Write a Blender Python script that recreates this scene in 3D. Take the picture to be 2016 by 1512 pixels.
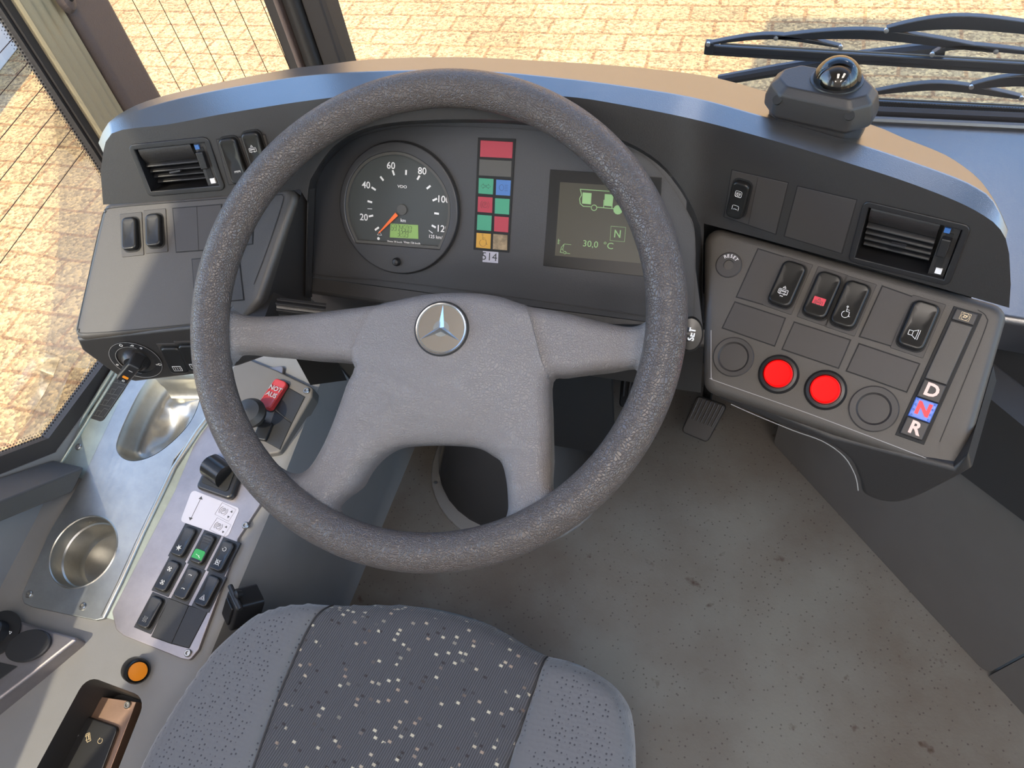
import bpy, bmesh, math, random
import numpy as np
from mathutils import Vector, Matrix
from mathutils.geometry import delaunay_2d_cdt
random.seed(4)
for o in list(bpy.data.objects): bpy.data.objects.remove(o)
scn = bpy.context.scene
COL = scn.collection
# ---------------------------------------------------------------- camera
FOC, CX, CY = 1514.0, 1008.0, 756.0          # pixels, of the 2016 x 1512 photograph
_down = np.array([242.0, 1176.0, 1514.0]); _down /= np.linalg.norm(_down)
_h = np.array([0, 0, 1.0]) - _down * _down[2]; _h /= np.linalg.norm(_h)
_r = np.cross(_down, _h)
if _r[0] < 0: _r = -_r
_yaw = math.radians(25)
_Y = math.cos(_yaw) * _h + math.sin(_yaw) * _r
_X = math.cos(_yaw) * _r - math.sin(_yaw) * _h
M = np.array([_X, _Y, -_down])               # camera (x right, y down, z forward) -> world
CAM = np.array([0, 0, 1.5])
cd = bpy.data.cameras.new('camera'); cam = bpy.data.objects.new('camera', cd); COL.objects.link(cam)
cd.sensor_fit = 'HORIZONTAL'; cd.sensor_width = 36.0; cd.lens = FOC / 2016.0 * 36.0
cd.clip_start = 0.02; cd.clip_end = 200
Rw = Matrix(((M[0][0], -M[0][1], -M[0][2], CAM[0]), (M[1][0], -M[1][1], -M[1][2], CAM[1]), (M[2][0], -M[2][1], -M[2][2], CAM[2]), (0, 0, 0, 1)))
cam.matrix_world = Rw
scn.camera = cam
# ---------------------------------------------------------------- world, sun, exposure
SUN_DIR = Vector((-0.34, -0.85, 1.0)).normalized()   # towards the sun
w = bpy.data.worlds.new('sky'); scn.world = w; w.use_nodes = True
nt = w.node_tree; nt.nodes.clear()
wo = nt.nodes.new('ShaderNodeOutputWorld'); bg = nt.nodes.new('ShaderNodeBackground'); sk = nt.nodes.new('ShaderNodeTexSky')
sk.sky_type = 'NISHITA'; sk.sun_disc = False; sk.sun_elevation = math.asin(SUN_DIR.z); sk.sun_rotation = math.atan2(SUN_DIR.x, SUN_DIR.y)
sk.ozone_density = 1.5; sk.air_density = 1.0; sk.dust_density = 1.0
bg.inputs['Strength'].default_value = 0.26
hs_ = nt.nodes.new('ShaderNodeHueSaturation'); hs_.inputs['Saturation'].default_value = 1.12; nt.links.new(sk.outputs[0], hs_.inputs['Color']); nt.links.new(hs_.outputs[0], bg.inputs[0]); nt.links.new(bg.outputs[0], wo.inputs[0])
sd = bpy.data.lights.new('sun', 'SUN'); sd.energy = 2.6; sd.angle = math.radians(0.6); sd.color = (1.0, 0.88, 0.68)
so = bpy.data.objects.new('sun', sd); COL.objects.link(so); so.rotation_euler = SUN_DIR.to_track_quat('Z', 'Y').to_euler(); so.location = (-3, -6, 9)
scn.view_settings.view_transform = 'Standard'; scn.view_settings.look = 'None'
scn.view_settings.gamma = 1; scn.view_settings.use_curve_mapping = False
scn.view_settings.exposure = 1.9
# ================================================================ helpers
def ray(p): return M @ np.array([(p[0] - CX) / FOC, (p[1] - CY) / FOC, 1.0])
def hz(p, z): r = ray(p); return CAM + r * ((z - CAM[2]) / r[2])
def hx(p, x): r = ray(p); return CAM + r * ((x - CAM[0]) / r[0])
def hy(p, y): r = ray(p); return CAM + r * ((y - CAM[1]) / r[1])
def atd(p, d): return CAM + ray(p) * d
class Fr:
    """a plane with its own axes: origin a, u right, v up the plane, n out of it"""
    def __init__(s, a, u, v, n=None):
        s.a = np.array(a, float); s.u = np.array(u, float); s.v = np.array(v, float)
        s.n = np.cross(s.u, s.v) if n is None else np.array(n, float)
    def hit(s, p):
        r = ray(p); return CAM + r * (((s.a - CAM) @ s.n) / (r @ s.n))
    def L(s, p):
        d = s.hit(p) - s.a; return (float(d @ s.u), float(d @ s.v))
    def W(s, x, y, z=0.0): return s.a + s.u * x + s.v * y + s.n * z
    def off(s, dz): return Fr(s.a + s.n * dz, s.u, s.v, s.n)
    def at(s, x, y, rot=0.0, dz=0.0):
        c, q = math.cos(rot), math.sin(rot)
        return Fr(s.W(x, y, dz), s.u * c + s.v * q, -s.u * q + s.v * c, s.n)
    def pt(s, p, rot=0.0, dz=0.0):
        x, y = s.L(p); return s.at(x, y, rot, dz)
def plane(anchor, phi, beta):
    p, b = math.radians(phi), math.radians(beta)
    u = np.array([math.cos(p), math.sin(p), 0]); h = np.array([-u[1], u[0], 0])
    return Fr(anchor, u, math.cos(b) * h + math.sin(b) * np.array([0, 0, 1.0]))
HORIZ = lambda x, y, z, rot=0: Fr((x, y, z), (math.cos(rot), math.sin(rot), 0), (-math.sin(rot), math.cos(rot), 0), (0, 0, 1))
class MB:
    def __init__(s): s.v = []; s.f = []
    def add(s, vs, fs):
        k = len(s.v); s.v += [tuple(map(float, q)) for q in vs]; s.f += [tuple(i + k for i in f) for f in fs]; return s
    def build(s, name, mat, parent=None, smooth=35, solid=0, bevel=0, fix=True):
        me = bpy.data.meshes.new(name); me.from_pydata(s.v, [], s.f); me.update()
        bm = bmesh.new(); bm.from_mesh(me)
        if fix:
            bmesh.ops.remove_doubles(bm, verts=bm.verts, dist=1e-6)
            bmesh.ops.recalc_face_normals(bm, faces=bm.faces)
        bm.to_mesh(me); bm.free()
        if smooth:
            me.shade_smooth(); me.set_sharp_from_angle(angle=math.radians(smooth))
        me.materials.append(MAT[mat] if isinstance(mat, str) else mat)
        o = bpy.data.objects.new(name, me); COL.objects.link(o)
        if parent is not None:
            o.parent = parent; o.matrix_parent_inverse = parent.matrix_world.inverted()
        if solid:
            m = o.modifiers.new('thickness', 'SOLIDIFY'); m.thickness = abs(solid); m.offset = -1 if solid > 0 else 1
        if bevel:
            m = o.modifiers.new('rounding', 'BEVEL'); m.width = bevel; m.segments = 3; m.limit_method = 'ANGLE'; m.angle_limit = math.radians(20)
        if smooth and smooth < 75 and fix:
            wnm = o.modifiers.new('weighted', 'WEIGHTED_NORMAL'); wnm.keep_sharp = True; wnm.weight = 80
        return o
def tag(o, label=None, cat=None, group=None, kind=None):
    if label: o['label'] = label
    if cat: o['category'] = cat
    if group: o['group'] = group
    if kind: o['kind'] = kind
    return o
def empty(name, loc, label, cat, group=None):
    o = bpy.data.objects.new(name, None); COL.objects.link(o); o.location = tuple(map(float, loc)); o.empty_display_size = .05
    bpy.context.view_layer.update()
    return tag(o, label, cat, group)
def rounded(pts, r, seg=5):
    """corner-rounded polygon; r one radius or a list"""
    n = len(pts); out = []
    for i in range(n):
        p0, p1, p2 = (np.array(pts[(i + k) % n], float) for k in (-1, 0, 1))
        rr = r[i] if isinstance(r, (list, tuple)) else r
        a, b = p0 - p1, p2 - p1; la, lb = np.linalg.norm(a), np.linalg.norm(b)
        a /= la; b /= lb
        c = max(-1, min(1, float(a @ b))); th = math.acos(c)
        if rr <= 0 or th > 3.05: out.append(tuple(p1)); continue
        t = min(rr / math.tan(th / 2), la * .48, lb * .48); rr2 = t * math.tan(th / 2)
        s, e = p1 + a * t, p1 + b * t
        cen = p1 + (a + b) / np.linalg.norm(a + b) * (rr2 / math.sin(th / 2))
        a0 = math.atan2(*(s - cen)[::-1]); a1 = math.atan2(*(e - cen)[::-1]); d = (a1 - a0 + math.pi) % (2 * math.pi) - math.pi
        for k in range(seg + 1):
            q = a0 + d * k / seg; out.append((cen[0] + rr2 * math.cos(q), cen[1] + rr2 * math.sin(q)))
    return out
def rect(w, h, r=0.0, cx=0.0, cy=0.0, seg=4):
    p = [(cx - w / 2, cy - h / 2), (cx + w / 2, cy - h / 2), (cx + w / 2, cy + h / 2), (cx - w / 2, cy + h / 2)]
    return rounded(p, r, seg) if r > 0 else p
def circ(r, n=32, cx=0.0, cy=0.0, ry=None):
    ry = ry or r
    return [(cx + r * math.cos(2 * math.pi * k / n), cy + ry * math.sin(2 * math.pi * k / n)) for k in range(n)]
def spline(pts, n=8, closed=False):
    P = [np.array(p, float) for p in pts]; N = len(P); out = []
    rng = range(N) if closed else range(N - 1)
    for i in rng:
        p0 = P[(i - 1) % N] if closed or i > 0 else P[0]; p1 = P[i]; p2 = P[(i + 1) % N]; p3 = P[(i + 2) % N] if closed or i + 2 < N else P[-1]
        for k in range(n):
            t = k / n
            out.append(.5 * ((2 * p1) + (-p0 + p2) * t + (2 * p0 - 5 * p1 + 4 * p2 - p3) * t * t + (-p0 + 3 * p1 - 3 * p2 + p3) * t ** 3))
    if not closed: out.append(P[-1])
    return [tuple(q) for q in out]
def area(p): return sum(p[i][0] * p[(i + 1) % len(p)][1] - p[(i + 1) % len(p)][0] * p[i][1] for i in range(len(p))) / 2
def ccw(p): return list(p) if area(p) > 0 else list(p)[::-1]
def inset(p, d):
    n = len(p); out = []
    for i in range(n):
        a = np.array(p[i - 1]); b = np.array(p[i]); c = np.array(p[(i + 1) % n])
        e1, e2 = b - a, c - b; l1, l2 = np.linalg.norm(e1), np.linalg.norm(e2)
        if l1 < 1e-9: e1, l1 = e2, l2
        if l2 < 1e-9: e2, l2 = e1, l1
        n1 = np.array([-e1[1], e1[0]]) / max(l1, 1e-12); n2 = np.array([-e2[1], e2[0]]) / max(l2, 1e-12)
        m = n1 + n2; k = m @ m
        m = m * (2 / k) if k > .6 else m
        out.append(tuple(b + m * d))
    return out
def inpoly(x, y, poly):
    c = False; j = len(poly) - 1
    for i in range(len(poly)):
        xi, yi = poly[i][0], poly[i][1]; xj, yj = poly[j][0], poly[j][1]
        if (yi > y) != (yj > y) and x < (xj - xi) * (y - yi) / (yj - yi) + xi: c = not c
        j = i
    return c
def tri(outer, holes=(), step=None, lines=()):
    """triangulate a 2-D polygon with holes, optional inner grid; returns 2-D points and faces"""
    pts = []; eds = []
    for lp in [outer] + list(holes):
        k = len(pts); pts += [(float(q[0]), float(q[1])) for q in lp]; eds += [(k + i, k + (i + 1) % len(lp)) for i in range(len(lp))]
    for lp in lines:
        k = len(pts); pts += [(float(q[0]), float(q[1])) for q in lp]; eds += [(k + i, k + i + 1) for i in range(len(lp) - 1)]
    if step:
        xs = [q[0] for q in outer]; ys = [q[1] for q in outer]; E = np.array([pts[a] + pts[b] for a, b in eds])
        y = min(ys) + step / 2; row = 0
        while y < max(ys):
            x = min(xs) + (step / 2 if row % 2 else step)
            while x < max(xs):
                if inpoly(x, y, outer) and not any(inpoly(x, y, h) for h in holes):
                    d = E[:, 2:] - E[:, :2]; t = np.clip(((x - E[:, 0]) * d[:, 0] + (y - E[:, 1]) * d[:, 1]) / np.maximum((d ** 2).sum(1), 1e-18), 0, 1)
                    if np.min((E[:, 0] + t * d[:, 0] - x) ** 2 + (E[:, 1] + t * d[:, 1] - y) ** 2) > (step * .45) ** 2: pts.append((x, y))
                x += step
            y += step * .87; row += 1
    v, e, f, *_ = delaunay_2d_cdt([Vector(q) for q in pts], eds, [], 0, 1e-9)
    v = [(q.x, q.y) for q in v]; F = []
    for t in f:
        cx = sum(v[i][0] for i in t) / len(t); cy = sum(v[i][1] for i in t) / len(t)
        if inpoly(cx, cy, outer) and not any(inpoly(cx, cy, h) for h in holes): F.append(tuple(t))
    return v, F
def slab(mb, fr, outer, z0, z1, r=0.0, holes=(), seg=3, back=True, step=None, zf=None):
    """plate of a plane: walls z0..z1, rounded upper edge r, holes straight through"""
    outer = ccw(outer); rings = []
    prof = [(0, z0)] + ([(r * (1 - math.cos(a)), z1 - r + r * math.sin(a)) for a in [math.pi / 2 * k / seg for k in range(seg + 1)]] if r > 0 else [(0, z1)])
    zz = zf or (lambda x, y: 0.0)
    loops = [(outer, 1)] + [(ccw(h), -1) for h in holes]
    caps = []
    for lp, sg in loops:
        rs = [inset(lp, sg * d) for d, z in prof]
        n = len(lp); V = []
        for k, (d, z) in enumerate(prof): V += [fr.W(q[0], q[1], z + (zz(*q) if k else 0)) for q in rs[k]]
        F = [(k * n + i, k * n + (i + 1) % n, (k + 1) * n + (i + 1) % n, (k + 1) * n + i) for k in range(len(prof) - 1) for i in range(n)]
        mb.add(V, F); caps.append(rs[-1])
    v, f = tri(caps[0], caps[1:], step)
    mb.add([fr.W(x, y, z1 + zz(x, y)) for x, y in v], f)
    if back:
        v, f = tri(loops[0][0], [l[0] for l in loops[1:]])
        mb.add([fr.W(x, y, z0) for x, y in v], [q[::-1] for q in f])
    return mb
def lathe(mb, fr, prof, n=32, sx=1.0, sy=1.0):
    V = [fr.W(r * math.cos(2 * math.pi * k / n) * sx, r * math.sin(2 * math.pi * k / n) * sy, z) for r, z in prof for k in range(n)]
    F = [(j * n + i, j * n + (i + 1) % n, (j + 1) * n + (i + 1) % n, (j + 1) * n + i) for j in range(len(prof) - 1) for i in range(n)]
    if prof[-1][0] > 0: F.append(tuple((len(prof) - 1) * n + i for i in range(n)))
    return mb.add(V, F)
def tube(mb, pts, r, n=10, cap=True):
    P = [np.array(p, float) for p in pts]; V = []; up = np.array([0, 0, 1.0])
    for i, p in enumerate(P):
        t = P[min(i + 1, len(P) - 1)] - P[max(i - 1, 0)]; t /= np.linalg.norm(t)
        if abs(t @ up) > .95: up = np.array([1.0, 0, 0])
        a = np.cross(t, up); a /= np.linalg.norm(a); b = np.cross(a, t); up = b
        rr = r[i] if isinstance(r, (list, tuple)) else r
        V += [p + rr * (math.cos(2 * math.pi * k / n) * a + math.sin(2 * math.pi * k / n) * b) for k in range(n)]
    F = [(j * n + i, j * n + (i + 1) % n, (j + 1) * n + (i + 1) % n, (j + 1) * n + i) for j in range(len(P) - 1) for i in range(n)]
    if cap: F += [tuple(range(n))[::-1], tuple((len(P) - 1) * n + i for i in range(n))]
    return mb.add(V, F)
def box(mb, fr, x0, x1, y0, y1, z0, z1):
    return slab(mb, fr, [(x0, y0), (x1, y0), (x1, y1), (x0, y1)], z0, z1)
def strokes(mb, fr, lines, w, z=0.0003):
    """drawn lines: ribbons of width w lying on the plane"""
    for ln in lines:
        closed = len(ln) > 2 and ln[0] == ln[-1]; P = [np.array(q, float) for q in (ln[:-1] if closed else ln)]; n = len(P); Lf = []; Rt = []
        for i in range(n):
            a = P[i - 1] if (closed or i > 0) else P[i]; c = P[(i + 1) % n] if (closed or i < n - 1) else P[i]
            t1 = P[i] - a; t2 = c - P[i]
            if np.linalg.norm(t1) < 1e-9: t1 = t2
            if np.linalg.norm(t2) < 1e-9: t2 = t1
            t1 = t1 / np.linalg.norm(t1); t2 = t2 / np.linalg.norm(t2)
            m = np.array([-t1[1] - t2[1], t1[0] + t2[0]]); k = m @ m; m = m * (1 / max(k, .8))
            Lf.append(P[i] + m * w); Rt.append(P[i] - m * w)
        V = [fr.W(q[0], q[1], z) for q in Lf + Rt]; F = [(i, (i + 1) % n, n + (i + 1) % n, n + i) for i in range(n if closed else n - 1)]
        k = len(V); V += [fr.W(q[0], q[1], z - .0004) for q in Lf + Rt]
        F += [(i, n + i, k + n + i, k + i) for i in ((0, n - 1) if not closed else ())]
        F += [(i, k + i, k + (i + 1) % n, (i + 1) % n) for i in range(n if closed else n - 1)]
        mb.add(V, F)
    return mb
_fonts = {}
def text(fr, s, size, mat, name, parent, bold=0.0, sx=1.0, z=0.0003, align='CENTER'):
    cu = bpy.data.curves.new('t', 'FONT'); cu.body = s; cu.size = 1.0; cu.align_x = align; cu.align_y = 'CENTER'; cu.offset = bold; cu.extrude = .01; cu.resolution_u = 3
    ob = bpy.data.objects.new('t', cu); COL.objects.link(ob); bpy.context.view_layer.update()
    me = bpy.data.meshes.new_from_object(ob.evaluated_get(bpy.context.evaluated_depsgraph_get()))
    V = [fr.W(v.co.x * size * sx, v.co.y * size, z + v.co.z * size * .3) for v in me.vertices]; F = [tuple(p.vertices) for p in me.polygons]
    bpy.data.objects.remove(ob); bpy.data.curves.remove(cu); bpy.data.meshes.remove(me)
    return MB().add(V, F).build(name, mat, parent, smooth=0, fix=False)
def arc(r, a0, a1, n=10, cx=0.0, cy=0.0):
    return [(cx + r * math.cos(math.radians(a0 + (a1 - a0) * k / n)), cy + r * math.sin(math.radians(a0 + (a1 - a0) * k / n))) for k in range(n + 1)]
# ================================================================ materials
MAT = {}
def nodes(name):
    m = bpy.data.materials.new(name); m.use_nodes = True; t = m.node_tree; t.nodes.clear()
    out = t.nodes.new('ShaderNodeOutputMaterial'); b = t.nodes.new('ShaderNodeBsdfPrincipled'); t.links.new(b.outputs[0], out.inputs[0])
    MAT[name] = m
    return m, t, b, out
def N(t, typ, **kw):
    n = t.nodes.new(typ)
    for k, v in kw.items():
        if k in n.inputs: n.inputs[k].default_value = v
        else: setattr(n, k, v)
    return n
def ramp(t, src, stops):
    r = t.nodes.new('ShaderNodeValToRGB'); e = r.color_ramp.elements
    while len(e) > len(stops): e.remove(e[-1])
    while len(e) < len(stops): e.new(.5)
    for q, (p, c) in zip(e, stops): q.position = p; q.color = (*c, 1) if len(c) == 3 else c
    t.links.new(src, r.inputs[0]); return r
def simple(name, col, rough=.5, metal=0.0, spec=.5, emit=None, est=0.0, grain=0.0, gscale=900, var=0.0, vscale=6, coat=0.0, ior=1.5, trans=0.0):
    m, t, b, out = nodes(name)
    b.inputs['Base Color'].default_value = (*col, 1); b.inputs['Roughness'].default_value = rough; b.inputs['Metallic'].default_value = metal
    b.inputs['Specular IOR Level'].default_value = spec; b.inputs['IOR'].default_value = ior; b.inputs['Transmission Weight'].default_value = trans
    if emit: b.inputs['Emission Color'].default_value = (*emit, 1); b.inputs['Emission Strength'].default_value = est
    co = N(t, 'ShaderNodeTexCoord')
    if grain:
        v = N(t, 'ShaderNodeTexNoise', Scale=gscale, Detail=2.0); t.links.new(co.outputs['Object'], v.inputs['Vector'])
        bp = N(t, 'ShaderNodeBump', Strength=grain, Distance=.0006); t.links.new(v.outputs[0], bp.inputs['Height']); t.links.new(bp.outputs[0], b.inputs['Normal'])
    if var:
        v = N(t, 'ShaderNodeTexNoise', Scale=vscale, Detail=5.0, Roughness=.65); t.links.new(co.outputs['Object'], v.inputs['Vector'])
        r = ramp(t, v.outputs[0], [(.3, tuple(c * (1 - var) for c in col)), (.7, tuple(min(1, c * (1 + var)) for c in col))])
        t.links.new(r.outputs[0], b.inputs['Base Color'])
    return m
simple('dash_plastic', (.020, .0185, .018), .42, spec=.6, grain=.30, gscale=1500)
simple('dash_top', (.022, .021, .021), .30, spec=1.0, ior=2.1, grain=.22, gscale=1300)
simple('panel_plastic', (.048, .042, .036), .48, spec=.6, grain=.3, gscale=1800)
simple('cluster_plastic', (.030, .030, .032), .42, spec=.6, grain=.3, gscale=1500)
simple('blank_plastic', (.036, .032, .030), .5, spec=.5, grain=.15, gscale=2500)
simple('gloss_black', (.010, .010, .010), .28, spec=.4)
simple('satin_black', (.014, .014, .015), .35, spec=.5, grain=.1)
simple('deep_black', (.006, .006, .006), .7)
simple('rubber_black', (.018, .018, .019), .5, grain=.2)
simple('white_print', (.75, .75, .74), .6)
simple('grey_print', (.3, .3, .3), .6)
simple('pink_print', (.85, .55, .48), .6)
simple('cream_print', (.75, .6, .36), .6)
simple('dark_print', (.03, .03, .03), .6)
simple('label_white', (.40, .39, .45), .5)
simple('lens_red', (.36, .035, .055), .35); simple('lens_grey', (.07, .067, .06), .4); simple('lens_green', (.05, .27, .16), .35)
simple('lens_blue', (.06, .16, .40), .35); simple('lens_amber', (.50, .27, .035), .35); simple('lens_tan', (.24, .18, .11), .8, var=.5, vscale=150)
simple('lit_red', (.55, .0, .0), .55, spec=.2, emit=(1, .0, .0), est=.25)
simple('lit_red_letter', (.7, .03, .03), .5, emit=(1, .02, .04), est=.3)
simple('key_blue', (.07, .16, .55), .35); simple('switch_red', (.38, .03, .03), .4); simple('icon_red', (.62, .03, .06), .4)
simple('slider_blue', (.04, .13, .35), .4); simple('slider_white', (.8, .8, .8), .4)
simple('odometer_green', (.18, .30, .08), .4, emit=(.3, .5, .15), est=.05)
simple('lcd_dark', (.05, .045, .03), .3); simple('lcd_green', (.16, .28, .11), .5, emit=(.35, .55, .25), est=.10)
simple('needle_orange', (.85, .16, .03), .4); simple('orange_cap', (.75, .25, .01), .4); simple('green_lens', (.02, .22, .05), .3)
simple('chrome', (.62, .63, .64), .22, metal=1.0); simple('emblem_plate', (.19, .20, .195), .45, metal=.2)
simple('screw_steel', (.35, .34, .32), .35, metal=1.0)
simple('grey_plastic', (.185, .182, .180), .5, spec=.5, grain=.25, gscale=1200, var=.10, vscale=4)
simple('grey_panel', (.120, .108, .095), .55, grain=.2, gscale=900, var=.12, vscale=3)
simple('wall_black', (.022, .021, .021), .6, grain=.3, gscale=800)
simple('trim_black', (.03, .026, .025), .55, grain=.2); simple('ledge_black', (.05, .05, .05), .42, spec=.7, grain=.4, gscale=1200)
simple('groove_tan', (.36, .30, .19), .5, grain=.4, gscale=500)
simple('ceiling_white', (.55, .55, .53), .7); simple('wall_grey', (.3, .3, .3), .7)
simple('wiper_black', (.022, .024, .030), .34, spec=.7); simple('wiper_rivet', (.6, .6, .6), .3, metal=.8)
simple('carpet_dark', (.02, .018, .018), .9)
simple('heating_wire', (.03, .012, .005), .5)
simple('kerb_white', (.55, .55, .53), .7, var=.1, vscale=3); simple('kerb_blue', (.55, .58, .60), .7, var=.1, vscale=5)
simple('fill_glow', (.8, .8, .8), .5, emit=(1, .90, .82), est=4.6); simple('plaster', (.5, .46, .4), .8)  # the emissive one is the glow of the added fill lamps
def brushed(name, col, rough, scale=(4, 300, 300), var=.12):
    m, t, b, out = nodes(name); co = N(t, 'ShaderNodeTexCoord'); mp = N(t, 'ShaderNodeMapping'); mp.inputs['Scale'].default_value = scale; mp.inputs['Rotation'].default_value = (0, 0, math.radians(10))
    v = N(t, 'ShaderNodeTexNoise', Scale=6.0, Detail=4.0); t.links.new(co.outputs['Object'], mp.inputs[0]); t.links.new(mp.outputs[0], v.inputs['Vector'])
    v2 = N(t, 'ShaderNodeTexNoise', Scale=14.0, Detail=6.0, Roughness=.7); t.links.new(co.outputs['Object'], v2.inputs['Vector'])
    r = ramp(t, v2.outputs[0], [(.35, tuple(c * (1 - var) for c in col)), (.65, tuple(min(1, c * (1 + var)) for c in col))]); t.links.new(r.outputs[0], b.inputs['Base Color'])
    b.inputs['Metallic'].default_value = .85; mr = N(t, 'ShaderNodeMapRange'); mr.inputs['To Min'].default_value = rough - .08; mr.inputs['To Max'].default_value = rough + .1
    t.links.new(v2.outputs[0], mr.inputs[0]); t.links.new(mr.outputs[0], b.inputs['Roughness'])
    bp = N(t, 'ShaderNodeBump', Strength=.12, Distance=.0005); t.links.new(v.outputs[0], bp.inputs['Height']); t.links.new(bp.outputs[0], b.inputs['Normal'])
brushed('brushed_steel', (.34, .35, .35), .38)
brushed('tray_steel', (.42, .41, .37), .30)
brushed('sill_metal', (.32, .36, .33), .45)
brushed('plate_warm', (.30, .275, .28), .40)
brushed('copper_plate', (.34, .22, .16), .42)
def leather(name, col, rough, scale, strength, tint=None):
    m, t, b, out = nodes(name); co = N(t, 'ShaderNodeTexCoord')
    n0 = N(t, 'ShaderNodeTexNoise', Scale=60.0, Detail=2.0); t.links.new(co.outputs['Object'], n0.inputs['Vector'])
    mx = N(t, 'ShaderNodeMix', data_type='VECTOR'); mx.inputs[0].default_value = .012
    t.links.new(co.outputs['Object'], mx.inputs[4]); t.links.new(n0.outputs['Color'], mx.inputs[5])
    v = N(t, 'ShaderNodeTexVoronoi', feature='DISTANCE_TO_EDGE', Scale=scale); t.links.new(mx.outputs[1], v.inputs['Vector'])
    r = ramp(t, v.outputs[0], [(0, (0, 0, 0)), (.16, (1, 1, 1))])
    n1 = N(t, 'ShaderNodeTexNoise', Scale=scale * .8, Detail=3.0); t.links.new(co.outputs['Object'], n1.inputs['Vector'])
    ad = N(t, 'ShaderNodeMath', operation='ADD'); t.links.new(r.outputs[0], ad.inputs[0]); t.links.new(n1.outputs[0], ad.inputs[1])
    bp = N(t, 'ShaderNodeBump', Strength=strength, Distance=.0006); t.links.new(ad.outputs[0], bp.inputs['Height']); t.links.new(bp.outputs[0], b.inputs['Normal'])
    b.inputs['Base Color'].default_value = (*col, 1); b.inputs['Roughness'].default_value = rough; b.inputs['Specular IOR Level'].default_value = .6
leather('wheel_rim_foam', (.078, .064, .058), .38, 400, .8)
leather('wheel_hub_foam', (.165, .153, .151), .46, 430, .6)
leather('pillar_leather', (.115, .085, .075), .5, 330, .35)
leather('shelf_grain', (.022, .023, .028), .30, 380, .08); MAT['shelf_grain'].node_tree.nodes['Principled BSDF'].inputs['IOR'].default_value = 2.1
def make_floor():
    m, t, b, out = nodes('floor_vinyl'); co = N(t, 'ShaderNodeTexCoord')
    n1 = N(t, 'ShaderNodeTexNoise', Scale=2.2, Detail=8.0, Roughness=.6); t.links.new(co.outputs['Object'], n1.inputs['Vector'])
    r1 = ramp(t, n1.outputs[0], [(.32, (.088, .068, .054)), (.5, (.128, .115, .100)), (.66, (.175, .178, .165))])
    v = N(t, 'ShaderNodeTexVoronoi', Scale=110.0); t.links.new(co.outputs['Object'], v.inputs['Vector'])
    r2 = ramp(t, v.outputs['Distance'], [(.10, (.15, .12, .10)), (.2, (1, 1, 1))])
    mu = N(t, 'ShaderNodeMix', data_type='RGBA', blend_type='MULTIPLY'); mu.inputs[0].default_value = .6
    t.links.new(r1.outputs[0], mu.inputs[6]); t.links.new(r2.outputs[0], mu.inputs[7])
    n3 = N(t, 'ShaderNodeTexNoise', Scale=26.0, Detail=4.0); t.links.new(co.outputs['Object'], n3.inputs['Vector'])
    r3 = ramp(t, n3.outputs[0], [(.68, (0, 0, 0)), (.76, (1, 1, 1))])
    m2 = N(t, 'ShaderNodeMix', data_type='RGBA'); m2.inputs[7].default_value = (.05, .03, .02, 1)
    t.links.new(r3.outputs[0], m2.inputs[0]); t.links.new(mu.outputs[2], m2.inputs[6]); t.links.new(m2.outputs[2], b.inputs['Base Color'])
    n4 = N(t, 'ShaderNodeTexNoise', Scale=5.0, Detail=3.0); t.links.new(co.outputs['Object'], n4.inputs['Vector'])
    mr = N(t, 'ShaderNodeMapRange'); mr.inputs['To Min'].default_value = .35; mr.inputs['To Max'].default_value = .75; t.links.new(n4.outputs[0], mr.inputs[0]); t.links.new(mr.outputs[0], b.inputs['Roughness'])
    n5 = N(t, 'ShaderNodeTexNoise', Scale=220.0, Detail=2.0); t.links.new(co.outputs['Object'], n5.inputs['Vector'])
    bp = N(t, 'ShaderNodeBump', Strength=.3, Distance=.001); t.links.new(n5.outputs[0], bp.inputs['Height']); t.links.new(bp.outputs[0], b.inputs['Normal'])
make_floor()
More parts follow.
